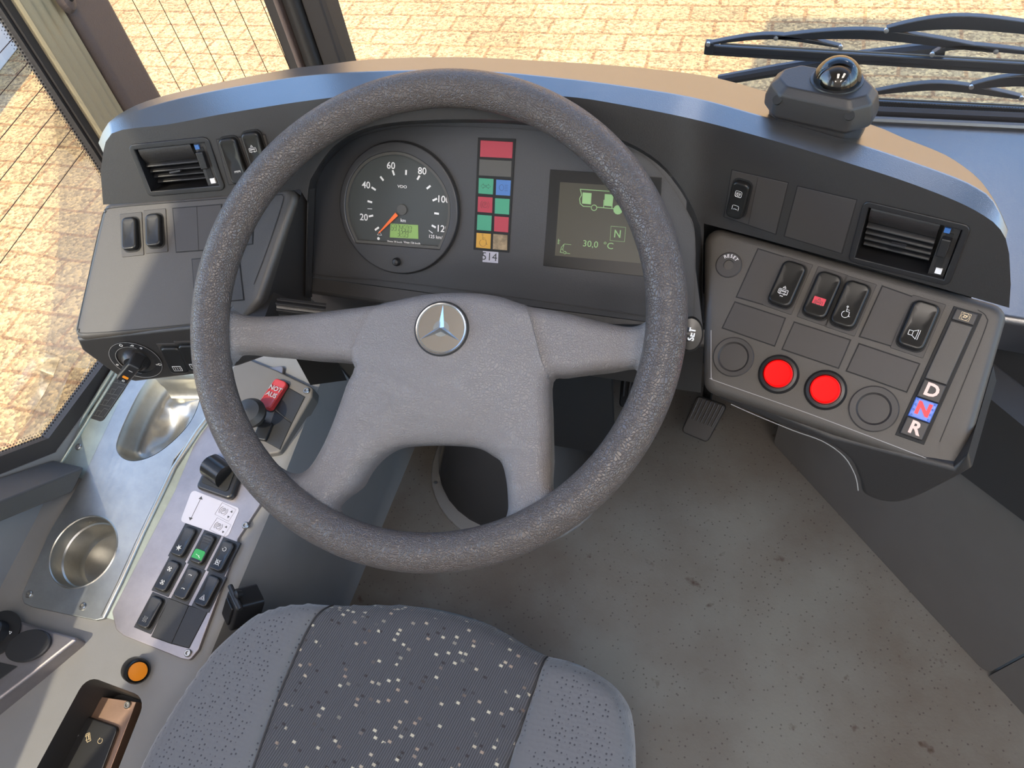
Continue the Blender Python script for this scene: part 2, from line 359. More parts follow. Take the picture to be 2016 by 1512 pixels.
def make_fabric():
    m, t, b, out = nodes('seat_fabric'); co = N(t, 'ShaderNodeTexCoord')
    v = N(t, 'ShaderNodeTexVoronoi', Scale=175.0, Randomness=.5); t.links.new(co.outputs['Object'], v.inputs['Vector'])
    r = ramp(t, v.outputs['Distance'], [(.14, (.035, .035, .04)), (.24, (.118, .117, .122))]); t.links.new(r.outputs[0], b.inputs['Base Color'])
    bp = N(t, 'ShaderNodeBump', Strength=.5, Distance=.0012); t.links.new(v.outputs['Distance'], bp.inputs['Height']); t.links.new(bp.outputs[0], b.inputs['Normal'])
    b.inputs['Roughness'].default_value = .9; b.inputs['Sheen Weight'].default_value = .25
    m, t, b, out = nodes('seat_centre_fabric'); co = N(t, 'ShaderNodeTexCoord')
    mp = N(t, 'ShaderNodeMapping'); mp.inputs['Rotation'].default_value = (0, 0, math.radians(12)); t.links.new(co.outputs['Object'], mp.inputs[0])
    wv = N(t, 'ShaderNodeTexWave', wave_type='BANDS', bands_direction='X', Scale=115.0, Distortion=.6); t.links.new(mp.outputs[0], wv.inputs['Vector'])
    r = ramp(t, wv.outputs[0], [(.1, (.034, .034, .036)), (.8, (.080, .079, .084))])
    mp2 = N(t, 'ShaderNodeMapping'); mp2.inputs['Scale'].default_value = (1, 1.5, 1.5); t.links.new(mp.outputs[0], mp2.inputs[0])
    v = N(t, 'ShaderNodeTexVoronoi', feature='F1', distance='CHEBYCHEV', Scale=92.0, Randomness=1.0); t.links.new(mp2.outputs[0], v.inputs['Vector'])
    sp = ramp(t, v.outputs['Distance'], [(.15, (1, 1, 1)), (.24, (0, 0, 0))])
    sel = N(t, 'ShaderNodeSeparateColor'); t.links.new(v.outputs['Color'], sel.inputs[0])
    n2 = N(t, 'ShaderNodeTexNoise', Scale=14.0, Detail=2.0); t.links.new(co.outputs['Object'], n2.inputs['Vector'])
    ad = N(t, 'ShaderNodeMath', operation='ADD'); t.links.new(sel.outputs[0], ad.inputs[0]); t.links.new(n2.outputs[0], ad.inputs[1])
    th = N(t, 'ShaderNodeMath', operation='GREATER_THAN'); th.inputs[1].default_value = .86; t.links.new(ad.outputs[0], th.inputs[0])
    mu = N(t, 'ShaderNodeMath', operation='MULTIPLY'); t.links.new(sp.outputs[0], mu.inputs[0]); t.links.new(th.outputs[0], mu.inputs[1])
    cr = ramp(t, sel.outputs[1], [(.30, (.025, .02, .02)), (.42, (.30, .22, .16)), (.8, (.50, .45, .33))])
    mx = N(t, 'ShaderNodeMix', data_type='RGBA'); t.links.new(mu.outputs[0], mx.inputs[0]); t.links.new(r.outputs[0], mx.inputs[6]); t.links.new(cr.outputs[0], mx.inputs[7])
    t.links.new(mx.outputs[2], b.inputs['Base Color'])
    bp = N(t, 'ShaderNodeBump', Strength=.5, Distance=.001); t.links.new(wv.outputs[0], bp.inputs['Height']); t.links.new(bp.outputs[0], b.inputs['Normal'])
    b.inputs['Roughness'].default_value = .9; b.inputs['Sheen Weight'].default_value = .2
make_fabric()
def make_pavers():
    m, t, b, out = nodes('pavers'); co = N(t, 'ShaderNodeTexCoord')
    n0 = N(t, 'ShaderNodeTexNoise', Scale=3.0, Detail=3.0); t.links.new(co.outputs['Object'], n0.inputs['Vector'])
    mx0 = N(t, 'ShaderNodeMix', data_type='VECTOR'); mx0.inputs[0].default_value = .03; t.links.new(co.outputs['Object'], mx0.inputs[4]); t.links.new(n0.outputs['Color'], mx0.inputs[5])
    br = N(t, 'ShaderNodeTexBrick', Scale=1.0); br.offset = .5; br.inputs['Brick Width'].default_value = .25; br.inputs['Row Height'].default_value = .135
    br.inputs['Mortar Size'].default_value = .010; br.inputs['Mortar Smooth'].default_value = .5
    br.inputs['Color1'].default_value = (.40, .275, .130, 1); br.inputs['Color2'].default_value = (.34, .235, .113, 1); br.inputs['Mortar'].default_value = (.28, .155, .065, 1)
    t.links.new(mx0.outputs[1], br.inputs['Vector'])
    v = N(t, 'ShaderNodeTexVoronoi', Scale=85.0); t.links.new(co.outputs['Object'], v.inputs['Vector'])
    hs = N(t, 'ShaderNodeSeparateColor'); t.links.new(v.outputs['Color'], hs.inputs[0])
    r = ramp(t, hs.outputs[0], [(0, (.5, .42, .36)), (.5, (1, 1, 1)), (1, (1.7, 1.65, 1.5))])
    mu = N(t, 'ShaderNodeMix', data_type='RGBA', blend_type='MULTIPLY'); mu.inputs[0].default_value = .8
    t.links.new(br.outputs['Color'], mu.inputs[6]); t.links.new(r.outputs[0], mu.inputs[7])
    n2 = N(t, 'ShaderNodeTexNoise', Scale=1.6, Detail=6.0); t.links.new(co.outputs['Object'], n2.inputs['Vector'])
    r2 = ramp(t, n2.outputs[0], [(.3, (.85, .80, .72)), (.7, (1.1, 1.08, 1.02))])
    m2 = N(t, 'ShaderNodeMix', data_type='RGBA', blend_type='MULTIPLY'); m2.inputs[0].default_value = 1.0
    t.links.new(mu.outputs[2], m2.inputs[6]); t.links.new(r2.outputs[0], m2.inputs[7]); t.links.new(m2.outputs[2], b.inputs['Base Color'])
    b.inputs['Roughness'].default_value = .85
    bp = N(t, 'ShaderNodeBump', Strength=.5, Distance=.006); t.links.new(v.outputs['Distance'], bp.inputs['Height']); t.links.new(bp.outputs[0], b.inputs['Normal'])
make_pavers()
def make_brick():
    m, t, b, out = nodes('reflector_brick'); co = N(t, 'ShaderNodeTexCoord'); mp = N(t, 'ShaderNodeMapping'); mp.inputs['Rotation'].default_value = (math.pi / 2, 0, 0); t.links.new(co.outputs['Object'], mp.inputs[0])
    br = N(t, 'ShaderNodeTexBrick', Scale=1.0); br.inputs['Brick Width'].default_value = .22; br.inputs['Row Height'].default_value = .065; br.inputs['Mortar Size'].default_value = .008
    br.inputs['Color1'].default_value = (.50, .30, .14, 1); br.inputs['Color2'].default_value = (.42, .24, .11, 1); br.inputs['Mortar'].default_value = (.45, .36, .24, 1)
    t.links.new(mp.outputs[0], br.inputs['Vector']); t.links.new(br.outputs[0], b.inputs['Base Color']); b.inputs['Roughness'].default_value = .9
make_brick()  # brick of the added wall that tints the hood reflection
def make_glass():
    m, t, b, out = nodes('glass'); t.nodes.remove(b)
    tr = N(t, 'ShaderNodeBsdfTransparent'); tr.inputs[0].default_value = (.93, .95, .93, 1); gl = N(t, 'ShaderNodeBsdfGlossy', Roughness=.0); fr = N(t, 'ShaderNodeFresnel', IOR=1.45)
    k = N(t, 'ShaderNodeMath', operation='MULTIPLY'); k.inputs[1].default_value = .6; t.links.new(fr.outputs[0], k.inputs[0])
    mx = N(t, 'ShaderNodeMixShader'); t.links.new(k.outputs[0], mx.inputs[0]); t.links.new(tr.outputs[0], mx.inputs[1]); t.links.new(gl.outputs[0], mx.inputs[2]); t.links.new(mx.outputs[0], out.inputs[0])
    m, t, b, out = nodes('dome_glass'); t.nodes.remove(b)
    tr = N(t, 'ShaderNodeBsdfTransparent'); tr.inputs[0].default_value = (.74, .72, .70, 1); gl = N(t, 'ShaderNodeBsdfGlossy', Roughness=.03); fr = N(t, 'ShaderNodeFresnel', IOR=1.75)
    mx = N(t, 'ShaderNodeMixShader'); t.links.new(fr.outputs[0], mx.inputs[0]); t.links.new(tr.outputs[0], mx.inputs[1]); t.links.new(gl.outputs[0], mx.inputs[2]); t.links.new(mx.outputs[0], out.inputs[0])
make_glass()
def make_gauge_face():
    m, t, b, out = nodes('gauge_face'); b.inputs['Base Color'].default_value = (.045, .05, .048, 1); b.inputs['Roughness'].default_value = .45
make_gauge_face()
# ================================================================ the place: ground, bus shell, windows
ZF, ZG = .25, -.40                                   # driver's floor, paving outside
XL = -.97                                            # driver's side wall
def quad(mb, a, b, c, d): return mb.add([a, b, c, d], [(0, 1, 2, 3)])
g = MB(); quad(g, (-40, -30, ZG), (40, -30, ZG), (40, 50, ZG), (-40, 50, ZG))
tag(g.build('ground', 'pavers'), kind='structure')
# kerb and low white step beside the bus, seen through the driver's window
ka_, kb_ = hz((0, 142), ZG), hz((46, 84), ZG); kd_ = math.atan2(kb_[1] - ka_[1], kb_[0] - ka_[0])
f0 = HORIZ(ka_[0], ka_[1], ZG, kd_)
k = MB(); box(k, f0, -6, 1.3, 0, .02, .002, .17); tag(k.build('kerb', 'kerb_blue', bevel=.006), kind='structure')
k = MB(); box(k, f0, -6, 1.3, .02, .5, .002, .42); tag(k.build('trim_9', 'kerb_white', bevel=.01), kind='structure')
def boxo(name, mat, x0, x1, y0, y1, z0, z1, kind='structure', **kw):
    m = MB(); box(m, HORIZ(0, 0, 0), x0, x1, y0, y1, z0, z1); return tag(m.build(name, mat, **kw), kind=kind)
# floor with its diagonal right edge, bulkhead under the dashboard
boxo('floor', 'floor_vinyl', XL, 1.45, -3.2, 1.02, ZF - .04, ZF)
boxo('wall_front', 'wall_black', XL + .02, 1.45, 1.02, 1.06, ZG + .15, .78)
boxo('ceiling', 'ceiling_white', XL - .03, 1.52, -3.2, 1.22, 2.38, 2.46)
boxo('wall_back', 'wall_grey', XL, 1.45, -3.24, -3.2, ZF, 2.38)
# left wall: low panel, header and rear part around the driver's window
WB = .592                                            # bottom of the driver's window
zk = hx((0, 935), XL)                                # the window sill climbs towards the rear from its front corner
y_c = hx((110, 890), XL)[1]; slope = (zk[2] - WB) / (y_c - zk[1]); y_top = -.06; z_top = WB + slope * (y_c - y_top)
SW = Fr((XL, 0, 0), (0, 1, 0), (0, 0, 1), (1, 0, 0))   # side wall plane, x = forward, y = up
WREAR = -.60; WTOP = 2.30; PIL0, PIL1 = .785, .931  # unseen rear edge and top set to shape the sun patch inside
mb = MB(); slab(mb, SW, [(-3.2, ZF - .1), (1.0, ZF - .1), (1.0, WB), (y_c, WB), (y_top, z_top), (WREAR - .0, z_top), (WREAR, 2.38), (-1.6, 2.38), (-1.6, 1.0), (-3.2, 1.0)], -.025, .0)
tag(mb.build('wall_left', 'grey_plastic'), kind='structure')
mb = MB(); slab(mb, SW, [(-3.2, WTOP), (1.0, WTOP), (1.0, 2.38), (-3.2, 2.38)], -.025, 0)
tag(mb.build('wall_left', 'grey_plastic'), kind='structure')
# black ceramic frame with dotted edge + pane
fw = .022
outer = [(WREAR, z_top), (y_top, z_top), (y_c, WB), (PIL0 + .01, WB), (PIL0 + .01, WTOP), (WREAR, WTOP)]
inner = inset(ccw(outer), fw + .004)
wn = tag(MB().add(*(lambda v, f: ([SW.W(x, y, -.012) for x, y in v], f))(*tri(outer))).build('window_1', 'glass', smooth=0), kind='structure')
mb = MB(); slab(mb, SW, outer, -.018, -.002, holes=[inner]); mb.build('window_frame', 'trim_black', wn)
def dots(fr, loop, rows, pitch, size, closed=True):
    mb = MB(); n = len(loop)
    for i in range(n if closed else n - 1):
        a = np.array(loop[i]); b = np.array(loop[(i + 1) % n]); L = np.linalg.norm(b - a); t = (b - a) / L; m = np.array([-t[1], t[0]])
        for k in range(int(L / pitch)):
            for r_ in range(rows):
                q = a + t * (k + .5 * (r_ % 2)) * pitch + m * (r_ + .5) * pitch * .8; s = size * .8 * (1 - .28 * r_)
                c = [q + t * s * math.cos(h) + m * s * math.sin(h) for h in (0, 1.571, 3.142, 4.712)]
                mb.add([fr.W(x[0], x[1], -.0118) for x in c] , [(0, 1, 2, 3)])
    return mb
dots(SW, [q for q in inner], 3, .0052, .0024).build('dotted_edge', 'trim_black', wn, smooth=0, fix=False)
mb = MB()
for (p, q) in [((0, 16), (5, 11)), ((0, 104), (37, 63)), ((0, 187), (68, 109)), ((0, 274), (98, 155)), ((0, 355), (128, 196)), ((0, 437), (154, 237)), ((0, 518), (180, 275))]:
    a, b = hx(p, XL - .011), hx(q, XL - .011); s = (b[2] - a[2]) / (b[1] - a[1]); y1 = PIL0 - .02
    z1 = b[2] + s * (y1 - b[1]); y0 = -.5
    tube(mb, [(XL - .011, y1, z1), (XL - .011, y0, z1 - s * (y1 - y0))], .0006, 5)
mb.build('heating_wire', 'heating_wire', wn)
# pillar between driver's window and corner pane: grooved trim + leather-grained cover
PB = np.array([hx((304, 191), XL)[0], hx((304, 191), XL)[1]])
pa = hx((194, 278), XL); pm = hx((262, 232), XL + .03)
def prism(name, mat, plan, z0, z1, **kw):
    m = MB(); slab(m, HORIZ(0, 0, 0), plan, z0, z1); return tag(m.build(name, mat, **kw), kind='structure')
yg0, yg1 = pa[1], hx((243, 240), XL)[1]
prism('trim_1', 'trim_black', [(XL, yg0 - .012), (XL + .004, yg0 - .012), (XL + .004, yg0 + .006), (XL, yg0 + .006)], .55, 2.3)
plan = [(XL, yg0)]
for i in range(25):
    yy = yg0 + (yg1 - yg0) * i / 24; plan.append((XL + .010 + .0016 * math.cos(i * math.pi * 2 / 6) + (.004 if 0 < i < 24 else 0), yy))
plan.append((XL, yg1)); prism('trim_2', 'groove_tan', ccw(plan), .55, 2.3)
prism('trim_3', 'pillar_leather', ccw(rounded([(XL - .02, yg1 + .001), (XL + .026, yg1 + .001), (XL + .020, PB[1] - .005), (XL - .02, PB[1] + .01)], [.0, .012, .010, 0])), .55, 2.3)
# coat hook on the pillar cover
hk = empty('coat_hook', hx((112, 5), XL + .03), 'brown plastic hook at the top of the left pillar cover', 'hook')
hf = Fr(hx((122, -6), XL + .026), (0, 1, 0), (0, 0, 1), (1, 0, 0)); mb = MB(); lathe(mb, hf, [(.017, 0), (.017, .004), (.013, .011), (.006, .014), (0.001, .015)], 24, sx=.75, sy=1.3); mb.build('hook_body', 'pillar_leather', hk)
mb = MB(); lathe(mb, hf.off(.0145), [(.006, 0), (.005, .002), (0.001, .002)], 16, sx=.8); mb.build('hook_recess', 'deep_black', hk)
# A-pillar, corner pane, windscreen
A0 = hy((585, 130), 1.0); A1 = hy((676, 125), 1.0)
cp0 = np.array([XL + .0, PB[1]]); cp1 = np.array([A0[0], A0[1]])
def wallfr(a, b, z0=0.0):
    d = np.array([b[0] - a[0], b[1] - a[1], 0]); d /= np.linalg.norm(d); return Fr((a[0], a[1], z0), d, (0, 0, 1))
CP = wallfr(cp0, cp1); lc = float(np.linalg.norm(cp1 - cp0))
wn = tag(MB().add([CP.W(0, .6), CP.W(lc, .6), CP.W(lc, WTOP), CP.W(0, WTOP)], [(0, 1, 2, 3)]).build('window_2', 'glass', smooth=0), kind='structure')
mb = MB()
for (p, q) in [((212, 0), (316, 188)), ((262, 0), (356, 177)), ((314, 0), (399, 167)), ((365, 0), (441, 158)), ((413, 0), (484, 151)), ((463, 0), (528, 142)), ((514, 0), (571, 134))]:
    a = CP.L(p); b = CP.L(q); s = (b[0] - a[0]) / (b[1] - a[1]); tube(mb, [CP.W(b[0] + s * (.65 - b[1]), .65, .002), CP.W(a[0] + s * (2.15 - a[1]), 2.15, .002)], .0006, 5)
mb.build('heating_wire', 'heating_wire', wn)
mb = MB(); slab(mb, CP, [(0, .5), (lc, .5), (lc, .64), (0, .64)], -.02, .0); slab(mb, CP, [(0, WTOP), (lc, WTOP), (lc, 2.38), (0, 2.38)], -.02, .0); tag(mb.build('wall_left', 'trim_black'), kind='structure')
# A-pillar built of its visible strips
dx = A1[0] - A0[0]
t0 = hy((520, 0), 1.0)
prism('trim_4', 'trim_black', ccw([(A0[0] - .012, .995), (A0[0] + .008, .99), (A0[0] + .010, 1.03), (A0[0] - .012, 1.03)]), .55, 2.3)
prism('trim_5', 'pillar_leather', ccw(rounded([(A0[0] + .008, .992), (A0[0] + dx * .28, .965), (A0[0] + dx * .30, 1.02), (A0[0] + .010, 1.03)], [.0, .008, 0, 0])), .55, 2.3)
prism('trim_6', 'dash_plastic', ccw(rounded([(A0[0] + dx * .30, .985), (A0[0] + dx * .66, .965), (A0[0] + dx * .66, 1.03), (A0[0] + dx * .3, 1.03)], [.004, .012, 0, 0])), .55, 2.3)
prism('trim_7', 'trim_black', ccw(rounded([(A0[0] + dx * .67, .985), (A1[0], .992), (A1[0], 1.04), (A0[0] + dx * .67, 1.04)], [.003, .004, 0, 0])), .55, 2.3)
WSY0, ZS = 1.035, .80
wsb = hz((1720, 246), ZS)
def wsy(x): return 1.0 + .10 * min(1, max(0, (x - A1[0]) / .55)) ** .7 + (wsb[1] - 1.085) * min(1, max(0, (x - A1[0]) / .7)) - .0 * x
xs = [A1[0] + (1.45 - A1[0]) * i / 30 for i in range(31)]
V = [(x, wsy(x) + (.02 if z < 1 else -.06), z) for z in (.70, WTOP) for x in xs]
wn = tag(MB().add(V, [(i, i + 1, 32 + i, 31 + i) for i in range(30)]).build('window_3', 'glass'), kind='structure')
def wsstrip(name, z0, z1, off, th, mat, par):
    mb = MB(); V = []
    for z, o in ((z0, off), (z1, off), (z1, off + th), (z0, off + th)): V += [(x, wsy(x) + o, z) for x in xs]
    mb.add(V, [(j * 31 + i, j * 31 + i + 1, ((j + 1) % 4) * 31 + i + 1, ((j + 1) % 4) * 31 + i) for j in range(4) for i in range(30)]); return mb.build(name, mat, par)
wsstrip('window_frame', .66, ZS + .010, .004, .012, 'trim_black', wn)
wsstrip('window_frame', 2.16, 2.38, -.075, .02, 'trim_black', wn)
# dotted edge above the black band
mb = MB()
for i in range(420):
    x = -.1 + i * .0036
    for r_ in range(3):
        z = ZS + .012 + r_ * .003; s = .0014 * (1 - .25 * r_); xx = x + .0018 * (r_ % 2)
        mb.add([(xx - s, wsy(xx) + .0145, z), (xx, wsy(xx) + .0145, z - s), (xx + s, wsy(xx) + .0145, z), (xx, wsy(xx) + .0145, z + s)], [(0, 1, 2, 3)])
mb.build('dotted_edge', 'trim_black', wn, smooth=0, fix=False)
# right wall of the bus with its door glazing
boxo('wall_right', 'wall_grey', 1.45, 1.49, -3.2, 1.1, ZF - .4, .27)
boxo('wall_right', 'wall_grey', 1.45, 1.49, -3.2, 1.1, 2.2, 2.38)
for i, yy in enumerate((-3.2, -1.5, -.1, 1.05)): boxo('trim_8', 'trim_black', 1.45, 1.49, yy, yy + .06, .27, 2.2)
m = MB(); quad(m, (1.47, -3.2, .27), (1.47, 1.1, .27), (1.47, 1.1, 2.2), (1.47, -3.2, 2.2)); tag(m.build('window_4', 'glass', smooth=0), kind='structure')
m = MB(); quad(m, (XL - .02, -3.2, 1.0), (XL - .02, -1.6, 1.0), (XL - .02, -1.6, WTOP), (XL - .02, -3.2, WTOP)); tag(m.build('window_5', 'glass', smooth=0), kind='structure')
# grey lining panel on the right of the footwell, black lining above it
a = hz((1560, 900), ZF); b = hz((2016, 1390), ZF); d = b - a; d /= np.linalg.norm(d)
RP = Fr(a, -d, (0, 0, 1)); RP = Fr(a, d, (0, 0, 1), np.cross((0, 0, 1), d)) 
ztop = lambda p: RP.L(p)[1]
ext = 1.6; z1, z2 = RP.L((1899, 894)), RP.L((2016, 979))
m_ = (z2[1] - z1[1]) / (z2[0] - z1[0])
sg = 1
join = RP.L((1965, 1300)); 
mb = MB(); top = lambda x: z1[1] + m_ * (x - z1[0])
slab(mb, RP, rounded([(-.04, 0.001), (join[0] + .004, .001), (join[0] + .03, .30), (join[0] + .03, top(join[0])), (-.04, top(-.04))], [.01, .02, 0, 0, 0]), -.01, .012, .004)
lp = mb.build('wall_right', 'grey_panel'); tag(lp, kind='structure')
mb = MB(); slab(mb, RP, [(join[0] + .008, 0.001), (ext, .001), (ext, .40), (join[0] + .034, .40), (join[0] + .034, .30)], -.01, .010, .003)
lp2 = mb.build('wall_right', 'grey_panel'); tag(lp2, kind='structure')
for p in ((1965, 1252), (1918, 1285), (1999, 1208), (1580, 915)):
    mb = MB(); x, y = RP.L(p); lathe(mb, RP.at(x, y, 0, .011), [(.0035, 0), (.003, .0014), (.0015, .002), (.0005, .002)], 12); mb.build('rivet', 'screw_steel', lp)
mb = MB(); slab(mb, RP, [(-.04, top(-.04) + .002), (ext, top(ext) + .002), (ext, ZS - .06 - ZF), (-.04, ZS - .06 - ZF)], -.03, .016, .006)
tag(mb.build('wall_right', 'wall_black'), kind='structure')

# added brick wall, out of view, gives the hood its tan reflection
m = MB(); box(m, HORIZ(0, 0, 0), -30, 30, 12.0, 12.3, ZG, 4.6); tag(m.build('wall_reflector', 'reflector_brick'), kind='structure')
# added fill lamps under the ceiling, out of view, brighten the interior
for i_, (lx, ly) in enumerate(((.05, -.50), (.75, -.35), (.9, -1.9), (-.4, -2.2))):
    lt = empty('fill_lamp', (lx, ly, 2.38), ('long fill lamp added over the driver seat', 'long fill lamp added over the front aisle', 'long fill lamp added by the rear right windows', 'long fill lamp added by the rear left windows')[i_], 'lamp', 'unseen fill lamps added under the bus ceiling')
    m = MB(); slab(m, HORIZ(lx, ly, 2.335), rect(.34, .9, .02), 0, .045, .004); m.build('housing', 'wall_grey', lt)
    m = MB(); slab(m, HORIZ(lx, ly, 2.325), rect(.30, .86, .02), 0, .012, 0); m.build('diffuser', 'fill_glow', lt)
# ================================================================ dashboard
LL = plane(atd((145, 660), .80), 14, 36); RL = plane(atd((1395, 760), .74), -16, 35); CC = plane(atd((790, 410), .81), 0, 54)
LU = plane(LL.hit((201, 403)), 14, 70); RU = plane(RL.hit((1385, 440)), -17.5, 80)
q1, q2 = LU.hit((600, 300)), RU.hit((1385, 300))
_cd = q2 - q1; CU = plane(q1, math.degrees(math.atan2(_cd[1], _cd[0])), 75)
def S(p):
    """the wrapped upper fascia"""
    x = p[0]
    if x < 540: return LU.hit(p)
    if x > 1445: return RU.hit(p)
    if x < 660: t = (x - 540) / 120; t = t * t * (3 - 2 * t); return LU.hit(p) * (1 - t) + CU.hit(p) * t
    if x > 1325: t = (x - 1325) / 120; t = t * t * (3 - 2 * t); return CU.hit(p) * (1 - t) + RU.hit(p) * t
    return CU.hit(p)
def resample(pts, n):
    P = np.array(spline(pts, 6)); d = np.r_[0, np.cumsum(np.linalg.norm(np.diff(P, axis=0), axis=1))]; t = np.linspace(0, d[-1], n)
    return [(float(np.interp(q, d, P[:, 0])), float(np.interp(q, d, P[:, 1]))) for q in t]
dash = empty('dashboard', (-.2, .62, .95), 'black plastic bus dashboard wrapping around the steering wheel', 'dashboard')
# hood outlines in three lines: lower edge of the bevel, crest, far edge
T0 = [(203, 300), (206, 285), (218, 264), (250, 254), (330, 245), (430, 226), (520, 211), (600, 199), (700, 187), (800, 181), (900, 180), (1000, 184), (1114, 190), (1200, 202), (1362, 234), (1524, 277), (1686, 326), (1790, 360), (1885, 397), (1938, 425), (1965, 446), (1980, 470)]
T1 = [(194, 282), (204, 262), (222, 242), (262, 221), (340, 197), (430, 177), (520, 161), (600, 149), (687, 142), (808, 138), (900, 138), (1000, 143), (1100, 153), (1200, 165), (1362, 191), (1503, 229), (1702, 287), (1806, 322), (1885, 351), (1925, 371), (1956, 395), (1984, 455)]
T2 = [(194, 279), (200, 262), (215, 238), (240, 221), (271, 205), (330, 186), (441, 160), (573, 135), (639, 127), (700, 119), (774, 114), (860, 112), (947, 113), (1060, 119), (1190, 127), (1300, 137), (1415, 154), (1560, 196), (1722, 247), (1779, 271), (1859, 303), (1912, 338), (1938, 364), (1965, 406), (1985, 450)]
NC = 90
t0, t1, t2 = resample(T0, NC), resample(T1, NC), resample(T2, NC)
def tilt(base, deg, phi=0):       # plane through base rising (deg) towards the front
    return plane(base, phi, deg)
P0 = [S(p) for p in t0]
P1 = []; P2 = []
for i in range(NC):
    a = P0[i]; e1 = min(1, i / 6, (NC - 1 - i) / 4)
    P1.append(tilt(a, 6).hit(t1[i])); P2.append(tilt(P1[i], -21.5 * e1).hit(t2[i]))
P3 = []
for i in range(NC):
    d = (P2[i] - P1[i]) * np.array([1, 1, 0]); l = np.linalg.norm(d); d = d / l if l > 1e-6 else np.array([0, 1.0, 0])
    P3.append(P2[i] + d * .012 + np.array([0, 0, -.02]))
P4 = [p + np.array([0, .0, -.10]) for p in P3]; P5 = [p + np.array([0, .0, -.25]) for p in P3]
V = P0 + P1 + P2 + P3 + P4 + P5; hood = MB()
hood.add(V, [(j * NC + i, j * NC + i + 1, (j + 1) * NC + i + 1, (j + 1) * NC + i) for j in range(5) for i in range(NC - 1)])
hd = hood.build('hood', 'dash_top', dash, smooth=60, bevel=.0045)
# fascia sheet with the opening for the instruments and holes for the vents
ARCH = [(601, 585), (603, 480), (607, 372), (622, 335), (655, 290), (700, 260), (760, 243), (850, 236), (940, 235), (1030, 239), (1110, 248), (1190, 265), (1250, 287), (1305, 325), (1345, 375), (1370, 425), (1381, 470), (1383, 640)]
arch = resample(ARCH, 70)
creaseL = [(203, 403), (330, 396), (457, 389), (560, 378), (590, 372)]
creaseR = [(1386, 440), (1500, 470), (1700, 525), (1850, 567), (1987, 606)]
ventL = [(262, 292), (405, 277), (436, 367), (297, 379)]; ventR = [(1708, 404), (1900, 450), (1861, 553), (1680, 508)]
vL = [LU.L(p) for p in ventL]; vR = [RU.L(p) for p in ventR]
out = list(t0) + [(1987, 500), (1990, 560)] + creaseR[::-1] + [(1384, 520), (1383, 600)] + arch[::-1][6:-2] + [(607, 400)] + creaseL[::-1] + [(198, 340)]
v, f = tri(ccw(out), [ccw(ventL), ccw(ventR)], 22)
fa = MB().add([S(p) for p in v], f).build('fascia', 'dash_plastic', dash, smooth=50, solid=.0)
# reveal between fascia and instrument panel
inn = []
C0 = (980, 430)
for p in arch:
    dx_, dy_ = C0[0] - p[0], C0[1] - p[1]; inn.append((p[0] + (9 if p[0] < 700 and p[1] > 330 else 0) + (-9 if p[0] > 1300 and p[1] > 400 else 0) + dx_ * .012, p[1] + max(0, dy_) * .035))
V = [S(p) for p in arch] + [CC.hit(p) for p in inn]
n = len(arch); mb = MB().add(V, [(i, i + 1, n + i + 1, n + i) for i in range(n - 1)]); mb.build('instrument_reveal', 'dash_plastic', dash, smooth=60)
cl = [p for p in inn if p[1] < 530] 
CLB = [(612, 545), (1384, 648)]
poly = [CC.L(p) for p in cl] + [CC.L((1384, 648)), CC.L((612, 545))]
mb = MB(); slab(mb, CC, poly, -.01, 0, 0)
ip = mb.build('instrument_panel', 'cluster_plastic', dash)
# raised line and lower edge
mb = MB(); ln = [CC.L(p) for p in spline([(1366, 640), (1368, 470), (1352, 415), (1310, 350), (1262, 305), (1190, 280), (1100, 262), (1000, 253), (900, 250), (800, 250), (715, 268), (665, 300), (628, 350), (621, 420), (618, 520), (630, 541), (760, 553), (1000, 583), (1340, 633)], 5)]
strokes(mb, CC, [ln], .0008, .0009); mb.build('panel_edge_line', 'dash_plastic', ip)
mb = MB(); e0, e1 = CC.hit((600, 545)), CC.hit((1390, 650)); bk = np.array([0, -.012, -.012]); dn = np.array([0, .05, -.14])
mb.add([e0, e1, e1 + bk, e0 + bk, e0 + bk + dn, e1 + bk + dn], [(0, 1, 2, 3), (3, 2, 5, 4)]); mb.build('lower_cover', 'dash_plastic', dash, bevel=.003)
mb = MB(); box(mb, HORIZ(0, 0, 0), -.64, .20, .71, .73, .66, ZS - .01); box(mb, HORIZ(0, 0, 0), -.70, -.15, .645, .655, .45, .95); mb.build('light_shield', 'deep_black', dash)  # added black panels: stop light leaks, darken the shaded space under the dash
ca, cb, cc_, cd_ = LL.hit((590, 373)) - LL.n * .006, LL.hit((512, 592)) - LL.n * .012, CC.hit((612, 600)), S((604, 395)) + np.array([0, .02, 0])
dz_ = np.array([0, 0, -.14]); mb = MB(); mb.add([ca, cb, cc_, cd_, cb + dz_, cc_ + dz_], [(0, 1, 2, 3), (1, 4, 5, 2)]); mb.build('side_cheek', 'dash_plastic', dash)
# left lower panel
outl = [LL.L(p) for p in [(203, 399), (592, 366), (512, 594), (482, 634), (138, 671)]]
outl = rounded(ccw(outl), .011)
mb = MB(); slab(mb, LL, outl, -.02, .0, .006); lpn = mb.build('lower_panel', 'panel_plastic', dash)
lnp = [LL.L(p) for p in spline([(500, 560), (530, 480), (556, 400), (556, 385), (540, 384), (400, 394), (225, 409), (208, 418), (198, 440), (156, 630), (156, 648), (170, 656), (300, 646), (385, 637), (480, 625)], 5)]
mb = MB(); strokes(mb, LL, [lnp], .0007, .0004); mb.build('panel_edge_line', 'deep_black', lpn)
# front face under it with the light switch
FL = plane(LL.hit((145, 668)) - LL.n * .004, 14, 86)
outl = [FL.L(p) for p in [(150, 668), (385, 643), (520, 628), (560, 690), (470, 722), (385, 739), (268, 753), (240, 747), (212, 728), (160, 690)]]
mb = MB(); slab(mb, FL, ccw(outl), -.10, .0, .004); mb.build('switch_housing', 'dash_plastic', dash)
